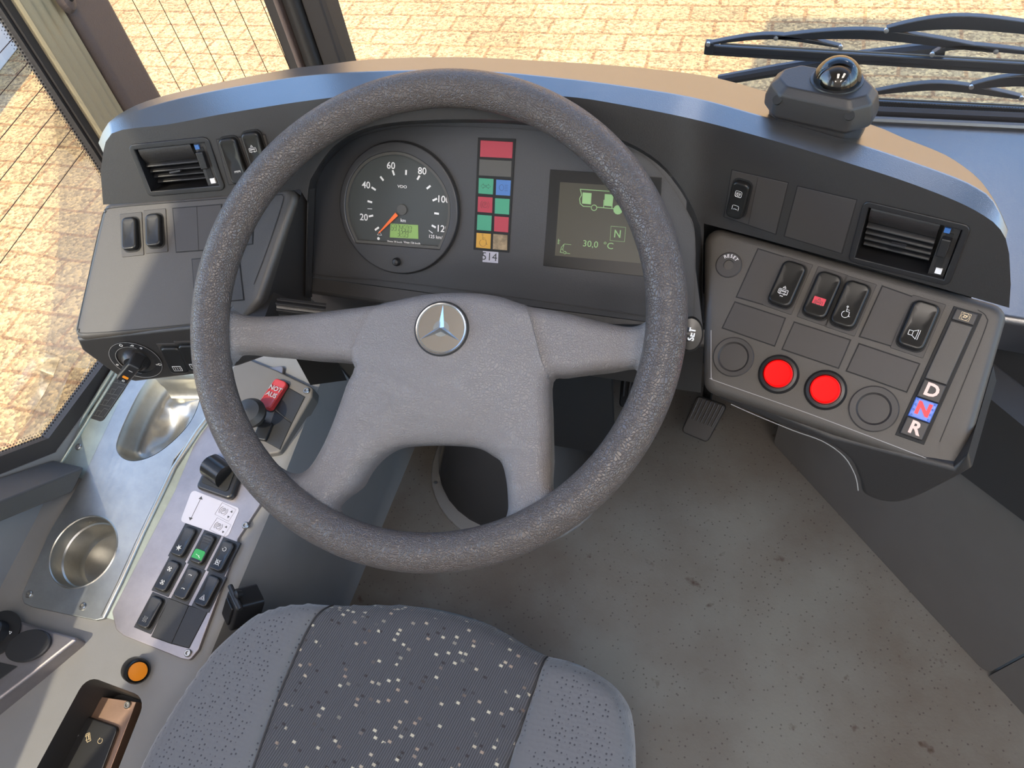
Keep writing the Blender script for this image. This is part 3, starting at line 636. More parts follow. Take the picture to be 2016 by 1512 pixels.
# right lower panel
outr = [RL.L(p) for p in [(1385, 438), (1990, 604), (1893, 942), (1383, 768)]]
oc = ccw(outr); mb = MB(); slab(mb, RL, rounded(oc, .014), -.035, .0, .009, seg=5); rpn = mb.build('lower_panel', 'panel_plastic', dash)
mb = MB(); strokes(mb, RL, [[RL.L(p) for p in spline([(1400, 650), (1400, 735), (1402, 745), (1415, 752), (1600, 817), (1800, 893), (1825, 903), (1838, 905)], 5)]], .0006, .0004); mb.build('panel_edge_line', 'grey_print', rpn)
mb = MB(); strokes(mb, RL, [[RL.L(p) for p in spline([(1850, 870), (1935, 660), (1942, 625), (1925, 610)], 5)]], .0006, .0004); mb.build('panel_edge_line', 'deep_black', rpn)
FR_ = plane(RL.hit((1395, 775)) - RL.n * .01, -16, 82)
outr = [FR_.L(p) for p in [(1392, 760), (1640, 858), (1875, 920), (1905, 895), (1912, 925)] + spline([(1890, 938), (1800, 983), (1750, 992), (1700, 975), (1690, 945), (1670, 905), (1620, 870), (1560, 848), (1480, 815), (1415, 788)], 4)]
mb = MB(); slab(mb, FR_, ccw(outr), -.12, .0, .005); mb.build('switch_housing', 'dash_plastic', dash)
mb = MB(); strokes(mb, FR_, [[FR_.L(p) for p in spline([(1440, 795), (1480, 813), (1560, 846), (1620, 868), (1662, 898), (1684, 935), (1690, 965)], 4)]], .0008, .0008); mb.build('edge_seam', 'grey_print', dash)
# flat shelf at the right under the windscreen
SH = HORIZ(0, 0, ZS)
sb = hz((2010, 632), ZS)
mb = MB(); pts = [(-.66, .90), (1.40, .90)]
slab(mb, SH, [(-.62, .80), (.05, .66), (.19, sb[1] + .01), (.30, sb[1]), (1.43, sb[1] - .1), (1.43, wsy(1.43) - .002)] + [(x, wsy(x) - .002) for x in np.linspace(1.4, -.60, 20)], -.05, 0, .008)
mb.build('windscreen_shelf', 'shelf_grain', dash)
mb = MB(); e = [(x, wsy(x) - .006, ZS + .003) for x in np.linspace(-.55, 1.4, 30)]; tube(mb, e, .005, 8); mb.build('shelf_edge', 'dash_top', dash)
mb = MB(); box(mb, HORIZ(0, 0, 0), .27, 1.43, sb[1] + .02, sb[1] + .05, .30, ZS - .02); mb.build('shelf_front', 'wall_black', dash)
# ---------------------------------------------------------------- dashboard controls
def vent(fr, quad_, name_label, flip=False):
    q = [fr.L(p) for p in quad_]; q = ccw(q); 
    c = np.mean(q, axis=0); holder = None
    mb = MB(); o = inset(q, -.004); i_ = inset(q, .0015)
    slab(mb, fr, rounded(o, .006), -.002, .0015, .001, holes=[ccw(i_)]); vf = mb.build('air_vent', 'satin_black', dash)
    mb = MB(); n = 4; V = [fr.W(x, y, 0) for x, y in q] + [fr.W(x, y, -.032) for x, y in q]
    mb.add(V, [(k, (k + 1) % 4, 4 + (k + 1) % 4, 4 + k) for k in range(4)] + [(4, 5, 6, 7)]); mb.build('duct', 'satin_black', vf, smooth=0)
    # bilinear helper: s along right, t up
    tl, tr, br, bl = [np.array(fr.L(p)) for p in quad_]
    B = lambda s, t: (tl * (1 - s) + tr * s) * t + (bl * (1 - s) + br * s) * (1 - t)
    def blade(t, dz, wd, name, mat='satin_black', s0=.04, s1=.76, tiltz=.006):
        a, b = B(s0, t), B(s1, t); u = (b - a); L_ = np.linalg.norm(u); ff = Fr(fr.W(a[0], a[1], dz), fr.u * u[0] / L_ + fr.v * u[1] / L_, fr.v * u[0] / L_ - fr.u * u[1] / L_, fr.n)
        m = MB(); V = []
        for k in range(7):
            h = -1 + k / 3; V += [ff.W(0, h * wd / 2, -tiltz * h - .002 * h * h), ff.W(L_, h * wd / 2, -tiltz * h - .002 * h * h)]
        m.add(V, [(2 * k, 2 * k + 1, 2 * k + 3, 2 * k + 2) for k in range(6)]); return m.build(name, mat, vf, smooth=60, solid=.0012)
    blade(.80, -.004, .016, 'damper_flap', 'dash_plastic', tiltz=-.003)
    for k in range(4): blade(.62 - k * .14, -.009 - .003 * k, .007, 'slat')
    a = B(.42, .40); m = MB(); box(m, fr.at(a[0], a[1], .1), -.006, .006, -.0008, .0008, -.006, -.002); m.build('vane_tab', 'cluster_plastic', vf)
    u = B(.9, .5) - B(.9, .0); rot = math.atan2(u[1], u[0]) - math.pi / 2
    p = B(.885, .5); m = MB(); box(m, fr.at(p[0], p[1], rot), -.0062, .0062, -.026, .026, -.012, -.003); m.build('slider_track', 'dash_plastic', vf)
    p = B(.88, .5); m = MB(); box(m, fr.at(p[0], p[1], rot), -.0028, .0028, -.017, .017, -.003, -.0025); m.build('slider_slot', 'deep_black', vf)
    p = B(.87, .60); m = MB(); slab(m, fr.at(p[0], p[1], rot), rect(.0075, .017, .001), -.003, .003, .001); m.build('slider', 'satin_black', vf)
    p = B(.845, .88); m = MB(); slab(m, fr.at(p[0], p[1], rot), rect(.0045, .0045), -.003, -.0012); m.build('blue_mark', 'slider_blue', vf)
    p = B(.90, .13); m = MB(); slab(m, fr.at(p[0], p[1], rot), rect(.005, .005), -.003, -.001); m.build('white_mark', 'slider_white', vf)
    return vf
vent(LU, ventL, ''); vent(RU, ventR, '')
def blank(fr, quad_, name='blank_cover', mat='blank_plastic', par=None, split=None, z=.0004):
    q = ccw([fr.L(p) for p in quad_]); par = par or dash
    mb = MB(); slab(mb, fr, inset(q, -.0009), -.003, .00015); o = mb.build(name, 'deep_black', par)
    mb = MB(); slab(mb, fr, q, -.003, z + .0004, .0005); c = mb.build('cover_plate', mat, o)
    if split:
        a, b = [fr.L(p) for p in split]; mb = MB(); strokes(mb, fr, [[a, b]], .0003, z + .0006); mb.build('seam', 'deep_black', o)
    return o
ICON = {}
ICON['bus'] = [[(-1, -.5), (-1, .35), (-.85, .5), (.95, .5), (1, .4), (1, -.5), (.65, -.5)], [(-1, -.5), (-.8, -.5)], arc(.18, 0, 360, 8, -.55, -.5), [(-.35, -.5), (.25, -.5)], arc(.18, 0, 360, 8, .45, -.5), [(-.75, -.1), (-.75, .25), (-.45, .25), (-.45, -.1), (-.75, -.1)], [(-.25, -.0), (-.25, .2), (.05, .2), (.05, 0), (-.25, 0)], [(.25, 0), (.25, .2), (.6, .2), (.6, 0), (.25, 0)]]
ICON['up'] = [[(-.3, .85), (0, 1.25), (.3, .85), (-.3, .85)]]
ICON['down'] = [[(-.3, -1.0), (0, -1.4), (.3, -1.0), (-.3, -1.0)]]
ICON['wheelchair'] = [arc(.13, 0, 360, 8, -.15, 1.0), [(-.12, .8), (-.1, .2), (.45, .2), (.6, -.55), (.8, -.5)], [(-.1, .5), (.35, .5)], arc(.58, 120, 370, 14, -.05, -.35)]
ICON['speaker'] = [[(-.9, -.35), (-.9, .35), (-.3, .35), (-.3, -.35), (-.9, -.35)], [(-.3, .35), (.35, .75), (.35, -.75), (-.3, -.35)], [(.6, .8), (.6, -.8)]]
ICON['doorlamp'] = [[(-.8, -1), (-.8, .8), (.8, .8), (.8, -1)], arc(.25, 180, 360, 6, 0, .8)] + [[(0 + .4 * math.cos(a), .8 - .4 * abs(math.sin(a))), (.75 * math.cos(a), .8 - .75 * abs(math.sin(a)))] for a in (.3, .9, 1.57, 2.2, 2.8)]
ICON['screen1'] = [rect(1.6, 1.6, .35, seg=3) + [rect(1.6, 1.6, .35, seg=3)[0]], [(-.45, .3), (-.45, -.0), (.45, -.0), (.45, .3), (0, .42), (-.45, .3)], arc(.5, 200, 340, 6, 0, 0)]
ICON['screen2'] = [rect(1.6, 1.6, .35, seg=3) + [rect(1.6, 1.6, .35, seg=3)[0]], [(-.5, -.3), (0, -.15), (.5, -.3)], arc(.6, 215, 325, 6, 0, -.1)]
ICON['star'] = [[(.9 * math.cos(k * math.pi / 3), .9 * math.sin(k * math.pi / 3)), (0, 0)] for k in range(6)] + [arc(.45, 0, 360, 10)]
ICON['gear'] = [arc(.5, 0, 360, 12), arc(.85, 0, 360, 12)] + [[(.85 * math.cos(k * math.pi / 4), .85 * math.sin(k * math.pi / 4)), (1.05 * math.cos(k * math.pi / 4), 1.05 * math.sin(k * math.pi / 4))] for k in range(8)]
ICON['fan'] = [[(0, 0), (.7 * math.cos(a) - .25 * math.sin(a), .7 * math.sin(a) + .25 * math.cos(a)), (.7 * math.cos(a) + .25 * math.sin(a), .7 * math.sin(a) - .25 * math.cos(a)), (0, 0)] for a in (.78, 2.35, 3.93, 5.5)]
ICON['cycle'] = [arc(.6, 130, -180, 12), [(-.75, .1), (-.6, -.1), (-.4, .1)]]
ICON['fancross'] = [arc(.75, 0, 360, 12), [(-.9, -.9), (.9, .9)], [(-.9, .9), (.9, -.9)], [(-.5, 0), (.5, 0)]]
ICON['heat'] = [[(x, .8), (x + .18, .4), (x - .1, 0), (x + .18, -.4), (x, -.8)] for x in (-.5, 0, .5)]
ICON['triangle'] = [[(-.8, -.6), (0, .8), (.8, -.6), (-.8, -.6)], [(-.4, -.35), (0, .3), (.4, -.35), (-.4, -.35)]]
ICON['arcup'] = [arc(.7, 40, 140, 6), [(.3, .75), (.55, .45), (.7, .7)]]
ICON['arrow'] = [[(-.7, .25), (.5, -.05), (.3, .2)], [(.5, -.05), (.3, -.2)], [(.6, -.4), (.8, -.35), (.7, -.2)]]
ICON['rearheat'] = [[(-.9, -.7), (-.9, .6), (.9, .6), (.9, -.7), (-.9, -.7)]] + [[(x, -.5), (x + .12, -.1), (x, .3)] for x in (-.5, 0, .5)]
ICON['indicator'] = [[(-.9, 0), (-.45, .4), (-.45, .18), (-.12, .18), (-.12, -.18), (-.45, -.18), (-.45, -.4), (-.9, 0)], [(.9, 0), (.45, .4), (.45, .18), (.12, .18), (.12, -.18), (.45, -.18), (.45, -.4), (.9, 0)]]
ICON['beam'] = [arc(.5, 90, 270, 8, -.2, 0) + [(-.1, -.5), (.1, -.2), (.1, .2), (-.2, .5)]] + [[(.3, y), (.85, y)] for y in (.45, .15, -.15, -.45)]
ICON['park'] = [arc(.5, 0, 360, 14), arc(.8, 130, 230, 6), arc(.8, -50, 50, 6), [(-.15, -.3), (-.15, .3), (.1, .3), (.2, .15), (.1, 0), (-.15, 0)]]
def icon(fr, names, s, par, mat='white_print', w=None, z=.0003, cx=0, cy=0, name='symbol'):
    mb = MB()
    for n_ in ([names] if isinstance(names, str) else names):
        strokes(mb, fr, [[(cx + x * s, cy + y * s) for x, y in ln] for ln in ICON[n_]], w or s * .085, z)
    return mb.build(name, mat, par, smooth=0, fix=False)
def rocker(fr, ctr, w, h, rot, par, name='rocker_switch', mat='gloss_black', bez=None, hgt=.006, tiltk=.12, r=.005, holder='blank_plastic'):
    """switch: recessed bezel + rocker key whose lower end stands out"""
    x, y = ctr; f = fr.at(x, y, rot); bz = None
    if bez: mb = MB(); slab(mb, f, rect(bez[0], bez[1], .001), -.002, .0008, .0004); bz = mb.build(name, holder, par)
    mb = MB(); slab(mb, f, rect(w + .003, h + .003, r + .001), -.001, .0012); o = mb.build('well' if bz else name, 'deep_black', bz or par)
    mb = MB(); slab(mb, f, rect(w, h, r, seg=5), .0008, hgt, .0022, seg=4, step=.004, zf=lambda a, b: -tiltk * b * .5 + 8 * b * b * .5)
    k = mb.build('rocker', mat, bz or o, smooth=60)
    return f.off(hgt + .0006), (bz or o), k
# left lower panel switches and blanks
rotL = 0.02
for (cx_, cy_) in ((260, 462), (307, 455)):
    x, y = LL.L((cx_, cy_)); rocker(LL, (x, y), .0165, .034, rotL, dash, bez=(.0245, .045))
blank(LL, [(341, 411), (436, 403), (436, 490), (348, 496)], split=((388, 407), (392, 493)))
blank(LL, [(445, 402), (500, 397), (497, 480), (452, 486)])
blank(LL, [(379, 511), (470, 503), (480, 590), (385, 598)])
# left fascia switches
blank(LU, [(427, 275), (522, 266), (545, 353), (451, 363)], z=.0002)
f, s_, k = rocker(LU, LU.L((464, 314)), .0185, .044, math.radians(3), dash); icon(f.at(.001, -.0125), 'doorlamp', .0036, s_, z=.0006)
f, s_, k = rocker(LU, LU.L((508, 303)), .0185, .044, math.radians(3), dash); icon(f.at(-.001, .006), ['bus', 'up'], .0036, s_, z=.0003)
# right fascia switch
blank(RU, [(1442, 335), (1551, 360), (1527, 460), (1426, 426)], split=((1493, 348), (1474, 441)))
f, s_, k = rocker(RU, RU.L((1457, 389)), .0165, .036, -.03, dash, hgt=.007); icon(f.at(0, .0075), 'screen1', .0038, s_); icon(f.at(0, -.0075), 'screen2', .0038, s_)
blank(RU, [(1571, 367), (1686, 394), (1657, 498), (1545, 464)])
# right lower panel
def qz(*p): return [(1340 + x / 2.982, 300 + y / 2.982) for x, y in p]
blank(RL, qz((455, 568), (607, 615), (487, 893), (330, 848)))
blank(RL, qz((320, 880), (612, 975), (550, 1135), (247, 1030)))
blank(RL, qz((668, 998), (995, 1103), (925, 1265), (598, 1155)))
blank(RL, qz((1048, 1125), (1400, 1243), (1325, 1405), (975, 1282)))
blank(RL, qz((1185, 787), (1362, 850), (1235, 1135), (1052, 1080)))
for (c, ic, mt, sz) in (((628, 780), ['bus', 'up', 'down'], 'white_print', .0042), ((832, 845), ['bus', 'up'], 'dark_print', .0036), ((995, 900), ['wheelchair'], 'white_print', .0052), ((1392, 1022), ['speaker'], 'white_print', .0055)):
    pc = qz(c)[0]; ax = np.array(RL.L(qz((c[0] + 43, c[1] - 100))[0])) - np.array(RL.L(qz((c[0] - 43, c[1] + 100))[0])); rot = math.atan2(ax[1], ax[0]) - math.pi / 2
    f, s_, k = rocker(RL, RL.L(pc), .0215, .042, rot, dash, bez=(.0275, .050), hgt=.0085, tiltk=.16, r=.006)
    if mt == 'dark_print':
        mb = MB(); slab(mb, f.at(0, -.0085), rect(.0105, .0105, .0005), -.0005, .0006); mb.build('red_field', 'icon_red', s_); icon(f.at(0, -.0085), ic, sz, s_, mat=mt, z=.0010, w=.0003)
    else: icon(f.at(-.0, -.0085), ic, sz, s_, mat=mt, z=.0012, w=.00038)
# reset eyelet
f = RL.pt((1435, 522)); mb = MB(); lathe(mb, f, [(.0125, 0), (.0125, .0012), (.0115, .0020), (.0048, .0020), (.0042, -.004), (.001, -.004)], 32); rs = mb.build('reset_button', 'blank_plastic', dash)
mb = MB(); lathe(mb, f.off(-.0035), [(.004, 0), (.003, .001), (.001, .0012)], 16); mb.build('pin', 'switch_red', rs)
for i_, ch in enumerate('RESET'):
    a = math.radians(132 - 20 * i_ ) ; rr = .0084
    text(f.at(rr * math.cos(a), rr * math.sin(a), a - math.pi / 2, .0021), ch, .0046, 'white_print', 'letter', rs, bold=.01)
# round plugs and round red lamps
for c, kind in (((1444, 703), 0), ((1533, 737), 1), ((1625, 768), 1), ((1720, 805), 0)):
    f = RL.pt(c); s = 1.0 if kind else (1.12 if c[0] > 1700 else 1.04); r0 = .0183 * s
    if kind:
        mb = MB(); lathe(mb, f, [(r0, 0), (r0, .002), (r0 - .002, .005), (.0138, .0056), (.0130, .003), (.001, .003)], 40); b_ = mb.build('push_button', 'satin_black', dash)
        mb = MB(); lathe(mb, f.off(.003), [(.0125, 0), (.0125, .0045), (.0115, .0055), (.0105, .0050), (.001, .0052)], 40); mb.build('lit_lens', 'lit_red', b_)
    else:
        mb = MB(); lathe(mb, f, [(r0, 0), (r0, .0016), (r0 - .001, .0024), (.0145, .0022), (.0128, .0002), (.001, .0004)], 40); mb.build('round_plug', 'blank_plastic', dash)
# gear selector
def zc(x, y): return (1700 + x / 3.778, 600 + y / 3.778)
gs = [zc(680, 28), zc(862, 80), zc(440, 1025), zc(255, 960)]
q = ccw([RL.L(p) for p in gs]); mb = MB(); slab(mb, RL, inset(q, -.0016), -.002, .0012, .0005); sel = mb.build('gear_selector', 'deep_black', dash)
tl, tr, br, bl = [np.array(RL.L(p)) for p in gs]
B = lambda s, t: tuple((tl * (1 - s) + tr * s) * (1 - t) + (bl * (1 - s) + br * s) * t)
ax = (tl + tr) / 2 - (bl + br) / 2; rot = math.atan2(ax[1], ax[0]) - math.pi / 2
for (a, b, nm, mt, h) in ((.0, .085, 'top_key', 'blank_plastic', .0035), (.095, .55, 'cover_plate', 'panel_plastic', .0030), (.560, .695, 'drive_key', 'blank_plastic', .0055), (.70, .85, 'neutral_key', 'key_blue', .0035), (.857, .990, 'reverse_key', 'blank_plastic', .0055)):
    mb = MB(); qq = ccw([B(.05, a), B(.93, a), B(.93, b), B(.05, b)]); slab(mb, RL, qq, 0.001, h, .0011); kk = mb.build(nm, mt, sel); c = B(.5, (a + b) / 2)
    if nm == 'drive_key': text(RL.at(c[0], c[1], rot, h), 'D', .0155, 'pink_print', 'letter', kk, bold=.03)
    if nm == 'reverse_key': text(RL.at(c[0], c[1], rot, h), 'R', .0155, 'pink_print', 'letter', kk, bold=.03)
    if nm == 'neutral_key':
        text(RL.at(c[0], c[1], rot, h), 'N', .0150, 'lit_red_letter', 'letter', kk, bold=.05)
        mb = MB()
        for sx_ in (-1, 1):
            for i_ in range(4): lathe(mb, RL.at(*B(.5 + sx_ * .34, .715 + .12 * i_ / 3.0), 0, h - .0003), [(.0011, 0), (.0008, .0008), (.0002, .001)], 8)
        mb.build('tactile_dots', 'key_blue', kk)
    if nm == 'top_key':
        fz = RL.at(c[0], c[1], rot, h); mb = MB(); strokes(mb, fz, [rect(.0075, .0062) + [rect(.0075, .0062)[0]], arc(.0031, 0, 360, 14)], .00022); mb.build('maker_mark', 'cream_print', kk, smooth=0, fix=False); text(fz, 'ZF', .0034, 'cream_print', 'letters', kk, bold=.02)
# ---------------------------------------------------------------- speedometer
f = CC.pt((787, 411)); R_ = .0735
ax = np.array(CC.L((905, 411))) - np.array(CC.L((787, 411))); RX = float(np.linalg.norm(ax)); ay = np.array(CC.L((790, 278))) - np.array(CC.L((787, 545))); RY = float(np.linalg.norm(ay)) / 2; R_ = (RX + RY) / 2
mb = MB(); lathe(mb, f, [(R_, 0.0), (R_, .0006), (R_ - .0005, .0008)], 96); spd = mb.build('speedometer', 'deep_black', dash)
# bezel with a flat-bottomed window
def px2(x, y): return (600 + x / 4.032, 200 + y / 4.032)
fc = [f.L(px2(x, y)) for x, y in spline([(425, 1115), (360, 960), (342, 800), (370, 650), (430, 540), (520, 455), (640, 408), (760, 400), (880, 435), (1000, 515), (1100, 630), (1160, 770), (1168, 900), (1145, 1020), (1085, 1168)], 6)]
fc = ccw(fc)
mb = MB(); slab(mb, f, circ(R_ - .0012, 96), .0, .0062, .0014, holes=[fc]); mb.build('bezel', 'cluster_plastic', spd)
mb = MB(); slab(mb, f, inset(fc, -.002), .0, .0012); face = mb.build('dial_face', 'gauge_face', spd)
mb = MB(); gi = inset(fc, .0028); slab(mb, f, inset(fc, -.0005), .0008, .0046, holes=[ccw(gi)]); mb.build('inner_ring', 'lens_grey', spd)
mb = MB(); ft = f.off(.0013)
def seg(a, b, wd): mb.add(*(lambda A, B_, w_: ([ft.W(*(A + w_)), ft.W(*(B_ + w_)), ft.W(*(B_ - w_)), ft.W(*(A - w_))], [(0, 1, 2, 3)]))(np.array(a), np.array(b), (lambda d: np.array([-d[1], d[0]]) / np.linalg.norm(d) * wd)(np.array(b) - np.array(a))))
for (x0, y0, x1, y1, wd) in ((697, 545, 710, 585, .0010), (805, 543, 803, 582, .0010), (912, 588, 893, 620, .0010), (998, 668, 968, 692, .0010), (1050, 770, 1015, 786, .0010), (1065, 891, 1028, 886, .0010), (1040, 1000, 1008, 982, .0010), (1015, 1045, 985, 1022, .0004), (600, 595, 625, 627, .0010), (530, 680, 563, 702, .0010), (498, 790, 535, 800, .0010), (498, 850, 535, 852, .0003), (508, 912, 543, 904, .0010), (557, 1020, 588, 998, .0010)):
    seg(ft.L(px2(x0, y0)), ft.L(px2(x1, y1)), wd)
mb.build('scale_marks', 'white_print', spd, smooth=0, fix=False)
for (s_, x, y, sz) in (('60', 685, 510, .0098), ('80', 933, 553, .0098), ('40', 488, 664, .0098), ('20', 470, 920, .0098), ('100', 1100, 778, .0098), ('120', 1095, 1012, .0098), ('VDO', 775, 676, .0040), ('km', 782, 944, .0050), ('125 km/h', 1046, 1076, .0048), ('Vmax 20 km/h', 715, 1114, .0030), ('Vmax 126 km/h', 852, 1122, .0030)):
    text(ft.pt(px2(x, y), rot=-.005), s_, sz, 'white_print', 'numerals', spd, bold=.012, sx=1.25 if s_ == 'VDO' else 1.0)
mb = MB(); lathe(mb, ft.pt(px2(586, 1087)), [(.0016, .0002), (.0001, .0003)], 12); mb.build('mark_dot', 'white_print', spd, fix=False)
mb = MB(); strokes(mb, ft.pt(px2(594, 1045)), [[(-.0025, -.002), (0, .0022), (.0025, -.002), (-.0025, -.002)]], .0003); mb.build('warning_triangle', 'white_print', spd, smooth=0, fix=False)
hb = ft.pt(px2(775, 858)); mb = MB(); lathe(mb, hb, [(.0058, 0), (.0055, .0018), (.001, .002)], 32); mb.build('hub_cap', 'lens_grey', spd)
a, b = np.array(ft.L(px2(736, 893))), np.array(ft.L(px2(592, 1045))); d = (b - a) / np.linalg.norm(b - a); nn = np.array([-d[1], d[0]])
mb = MB(); slab(mb, ft, ccw([tuple(a + nn * .0021), tuple(a - nn * .0021), tuple(b - nn * .0004), tuple(b + nn * .0004)]), .0012, .0022); mb.build('needle', 'needle_orange', spd)
lq = [ft.L(px2(x, y)) for x, y in ((682, 968), (900, 980), (902, 1090), (676, 1078))]
mb = MB(); slab(mb, ft, ccw(lq), -.0002, .0004); od = mb.build('odometer', 'odometer_green', spd)
SEG7 = {'0': 'abcdef', '1': 'bc', '2': 'abged', '3': 'abgcd', '4': 'fgbc', '5': 'afgcd', '6': 'afgedc', '7': 'abc', '8': 'abcdefg', '9': 'abcdfg'}
SG = {'a': [(.1, 1), (.5, 1)], 'b': [(.55, .95), (.52, .55)], 'c': [(.5, .45), (.46, .05)], 'd': [(.0, 0), (.42, 0)], 'e': [(-.04, .05), (-.0, .45)], 'f': [(.02, .55), (.06, .95)], 'g': [(.05, .5), (.47, .5)]}
def seven(fr, s, h, x0, par, k=.74):
    mb = MB(); x = x0
    for ch in s:
        if ch == '.': strokes(mb, fr, [[(x - h * .10, 0), (x - h * .05, 0)]], h * .04); x += h * .04; continue
        strokes(mb, fr, [[(x + px_ * h * k, py_ * h) for px_, py_ in SG[c]] for c in SEG7[ch]], h * .042); x += h * .72 * k
    mb.build('digits', 'dark_print', par, smooth=0, fix=False)
seven(ft.at(*ft.L(px2(688, 1020)), -.02, .0005), '697450.0', .0064, 0, od); seven(ft.at(*ft.L(px2(738, 1068)), -.02, .0005), '320.9', .0060, 0, od)
mb = MB(); lathe(mb, CC.pt(px2(753, 1265), dz=.006), [(.0045, 0), (.0045, .003), (.003, .0055), (.0005, .006)], 20); mb.build('knob', 'satin_black', spd)
# ---------------------------------------------------------------- warning lamp column
def p3(x, y): return (900 + x / 4.032, 220 + y / 4.032)
fq = [CC.L(p3(*p)) for p in ((168, 205), (466, 216), (412, 1118), (132, 1093))]
mb = MB(); slab(mb, CC, ccw(fq), 0, .0012, .0004); wl = mb.build('warning_lamp_column', 'deep_black', dash)
LM = (('lens_red', (190, 226, 447, 240, 440, 370, 186, 358), None), ('lens_grey', (182, 376, 437, 390, 432, 520, 176, 505), None),
      ('lens_green', (176, 525, 293, 533, 288, 657, 172, 648), 'indicator'), ('lens_blue', (314, 537, 431, 545, 424, 667, 310, 660), 'beam'),
      ('lens_red', (170, 672, 286, 680, 282, 803, 166, 794), 'park'), ('lens_green', (305, 685, 421, 692, 416, 816, 301, 808), None),
      ('lens_green', (165, 815, 279, 824, 274, 946, 160, 937), None), ('lens_red', (300, 828, 414, 837, 408, 958, 296, 948), None),
      ('lens_amber', (158, 960, 272, 968, 268, 1087, 153, 1076), 'wheelchair'), ('lens_tan', (290, 968, 404, 978, 400, 1099, 286, 1090), None))
for mt, c, ic in LM:
    q = [CC.L(p3(c[i], c[i + 1])) for i in range(0, 8, 2)]; mb = MB(); slab(mb, CC, ccw(q), .0008, .0019, .0004); l_ = mb.build('warning_lamp', mt, wl); m_ = np.mean(q, axis=0)
    if ic: icon(CC.at(m_[0], m_[1], -.0, .0019), ic, .0058 if ic != 'wheelchair' else .0062, l_, mat='dark_print', w=.00022)
lb = [CC.L(p3(*p)) for p in ((205, 1105), (328, 1115), (325, 1202), (202, 1192))]; m_ = np.mean(lb, axis=0)
mb = MB(); slab(mb, CC, ccw(lb), 0, .0003); st = mb.build('fleet_number_sticker', 'label_white', dash); text(CC.at(m_[0] - .001, m_[1], .0, .0003), '514', .0115, 'dark_print', 'digits', st)
# ---------------------------------------------------------------- display
dq = [CC.L(p3(*p)) for p in ((740, 458), (1628, 520), (1590, 1318), (685, 1222))]
mb = MB(); slab(mb, CC, inset(ccw(dq), -.0004), 0, .0006); dp = mb.build('info_display', 'cluster_plastic', dash)
mb = MB(); slab(mb, CC, ccw(dq), 0, .0012, .0004); mb.build('display_bezel', 'gloss_black', dp)
sq = [CC.L(p3(*p)) for p in ((820, 558), (1545, 605), (1500, 1205), (778, 1140))]; mb = MB(); slab(mb, CC, ccw(sq), .0008, .0014); sc = mb.build('screen', 'lcd_dark', dp)
fs = CC.off(.0014); LP = lambda *a: [fs.L(p3(*p)) for p in a]
mb = MB(); strokes(mb, fs, [LP((1330, 640), (978, 615), (988, 660), (972, 690), (978, 730), (1000, 750), (1060, 754)), LP((1112, 758), (1400, 783)), LP((1166, 700), (1163, 760)), LP((1232, 700), (1229, 765)), [fs.L(p3(1087 + 22 * math.cos(a), 762 + 22 * math.sin(a))) for a in np.linspace(0, 6.283, 14)]], .0007)
BUSD = mb; mb = MB()
strokes(mb, fs, [LP((905, 1055), (850, 1050), (828, 1075), (818, 1115), (840, 1120)), LP((865, 1122), (895, 1127)), LP((850, 1050), (838, 1090), (822, 1092)), LP((838, 1090), (843, 1105)), [fs.L(p3(855 + 10 * math.cos(a), 1118 + 10 * math.sin(a))) for a in np.linspace(0, 6.283, 10)], LP((805, 1010), (800, 1050)), LP((800, 1020), (818, 1022)), LP((800, 1033), (815, 1035)), LP((798, 1046), (812, 1048))], .0004)
mb.build('temperature_symbol', 'lcd_green', sc, smooth=0, fix=False); mb = MB(); strokes(mb, fs, [LP((1222, 908), (1338, 918), (1328, 1032), (1214, 1022), (1222, 908))], .0003)
mb.build('gear_frame', 'lcd_green', sc, smooth=0, fix=False); mb = BUSD
for qd in (((997, 640), (1068, 646), (1062, 735), (992, 728)), ((1173, 653), (1243, 658), (1232, 752), (1168, 745))): mb.add([fs.W(*fs.L(p3(*p)), .0004) for p in qd], [(0, 1, 2, 3)])
c = fs.L(p3(1277, 778)); mb.add([fs.W(c[0] + .0045 * math.cos(k * .5236), c[1] + .0045 * math.sin(k * .5236), .0004) for k in range(12)], [tuple(range(12))])
mb.build('bus_symbol', 'lcd_green', sc, smooth=0, fix=False)
text(fs.pt(p3(1273, 972)), 'N', .0105, 'lcd_green', 'display_text', sc, bold=.01, sx=.9); text(fs.pt(p3(1058, 1052), -.01), '30,0', .0088, 'lcd_green', 'display_text', sc, bold=.0, sx=1.05); text(fs.pt(p3(1200, 1066), -.01), '°C', .0088, 'lcd_green', 'display_text', sc, sx=1.1)
# ---------------------------------------------------------------- light switch on the left housing
def p1(x, y): return (100 + x / 3.36, 600 + y / 3.36)
c0 = p1(565, 362); f = FL.pt(c0)
a = np.array(FL.L(p1(757, 375))) - np.array(FL.L(p1(362, 340))); b = np.array(FL.L(p1(520, 262))) - np.array(FL.L(p1(600, 462))); ra, rb = np.linalg.norm(a) / 2, np.linalg.norm(b) / 2; rr = (ra + rb) / 2
mb = MB(); lathe(mb, f, [(rr, 0), (rr, .001), (rr - .004, .0015), (rr - .0075, .001), (rr - .010, -.008), (.001, -.009)], 48); ls = mb.build('light_switch', 'satin_black', dash)
mb = MB(); strokes(mb, f.off(.0012), [arc(rr - .0005, 0, 360, 40), arc(rr - .0072, 60, 260, 30)], .0003); mb.build('ring_lines', 'grey_print', ls, smooth=0, fix=False)
for s_, an in (('O', 100), ('-o', 72), ('o', 50), ('o', 190), ('=D', -20)): text(f.at((rr - .0038) * math.cos(math.radians(an)), (rr - .0038) * math.sin(math.radians(an)), 0, .0015), s_, .005, 'white_print', 'mark', ls)
ka = np.array(FL.L(p1(500, 455))); kb = np.array(FL.L(p1(600, 335))); kd = kb - ka; rot = math.atan2(kd[1], kd[0])
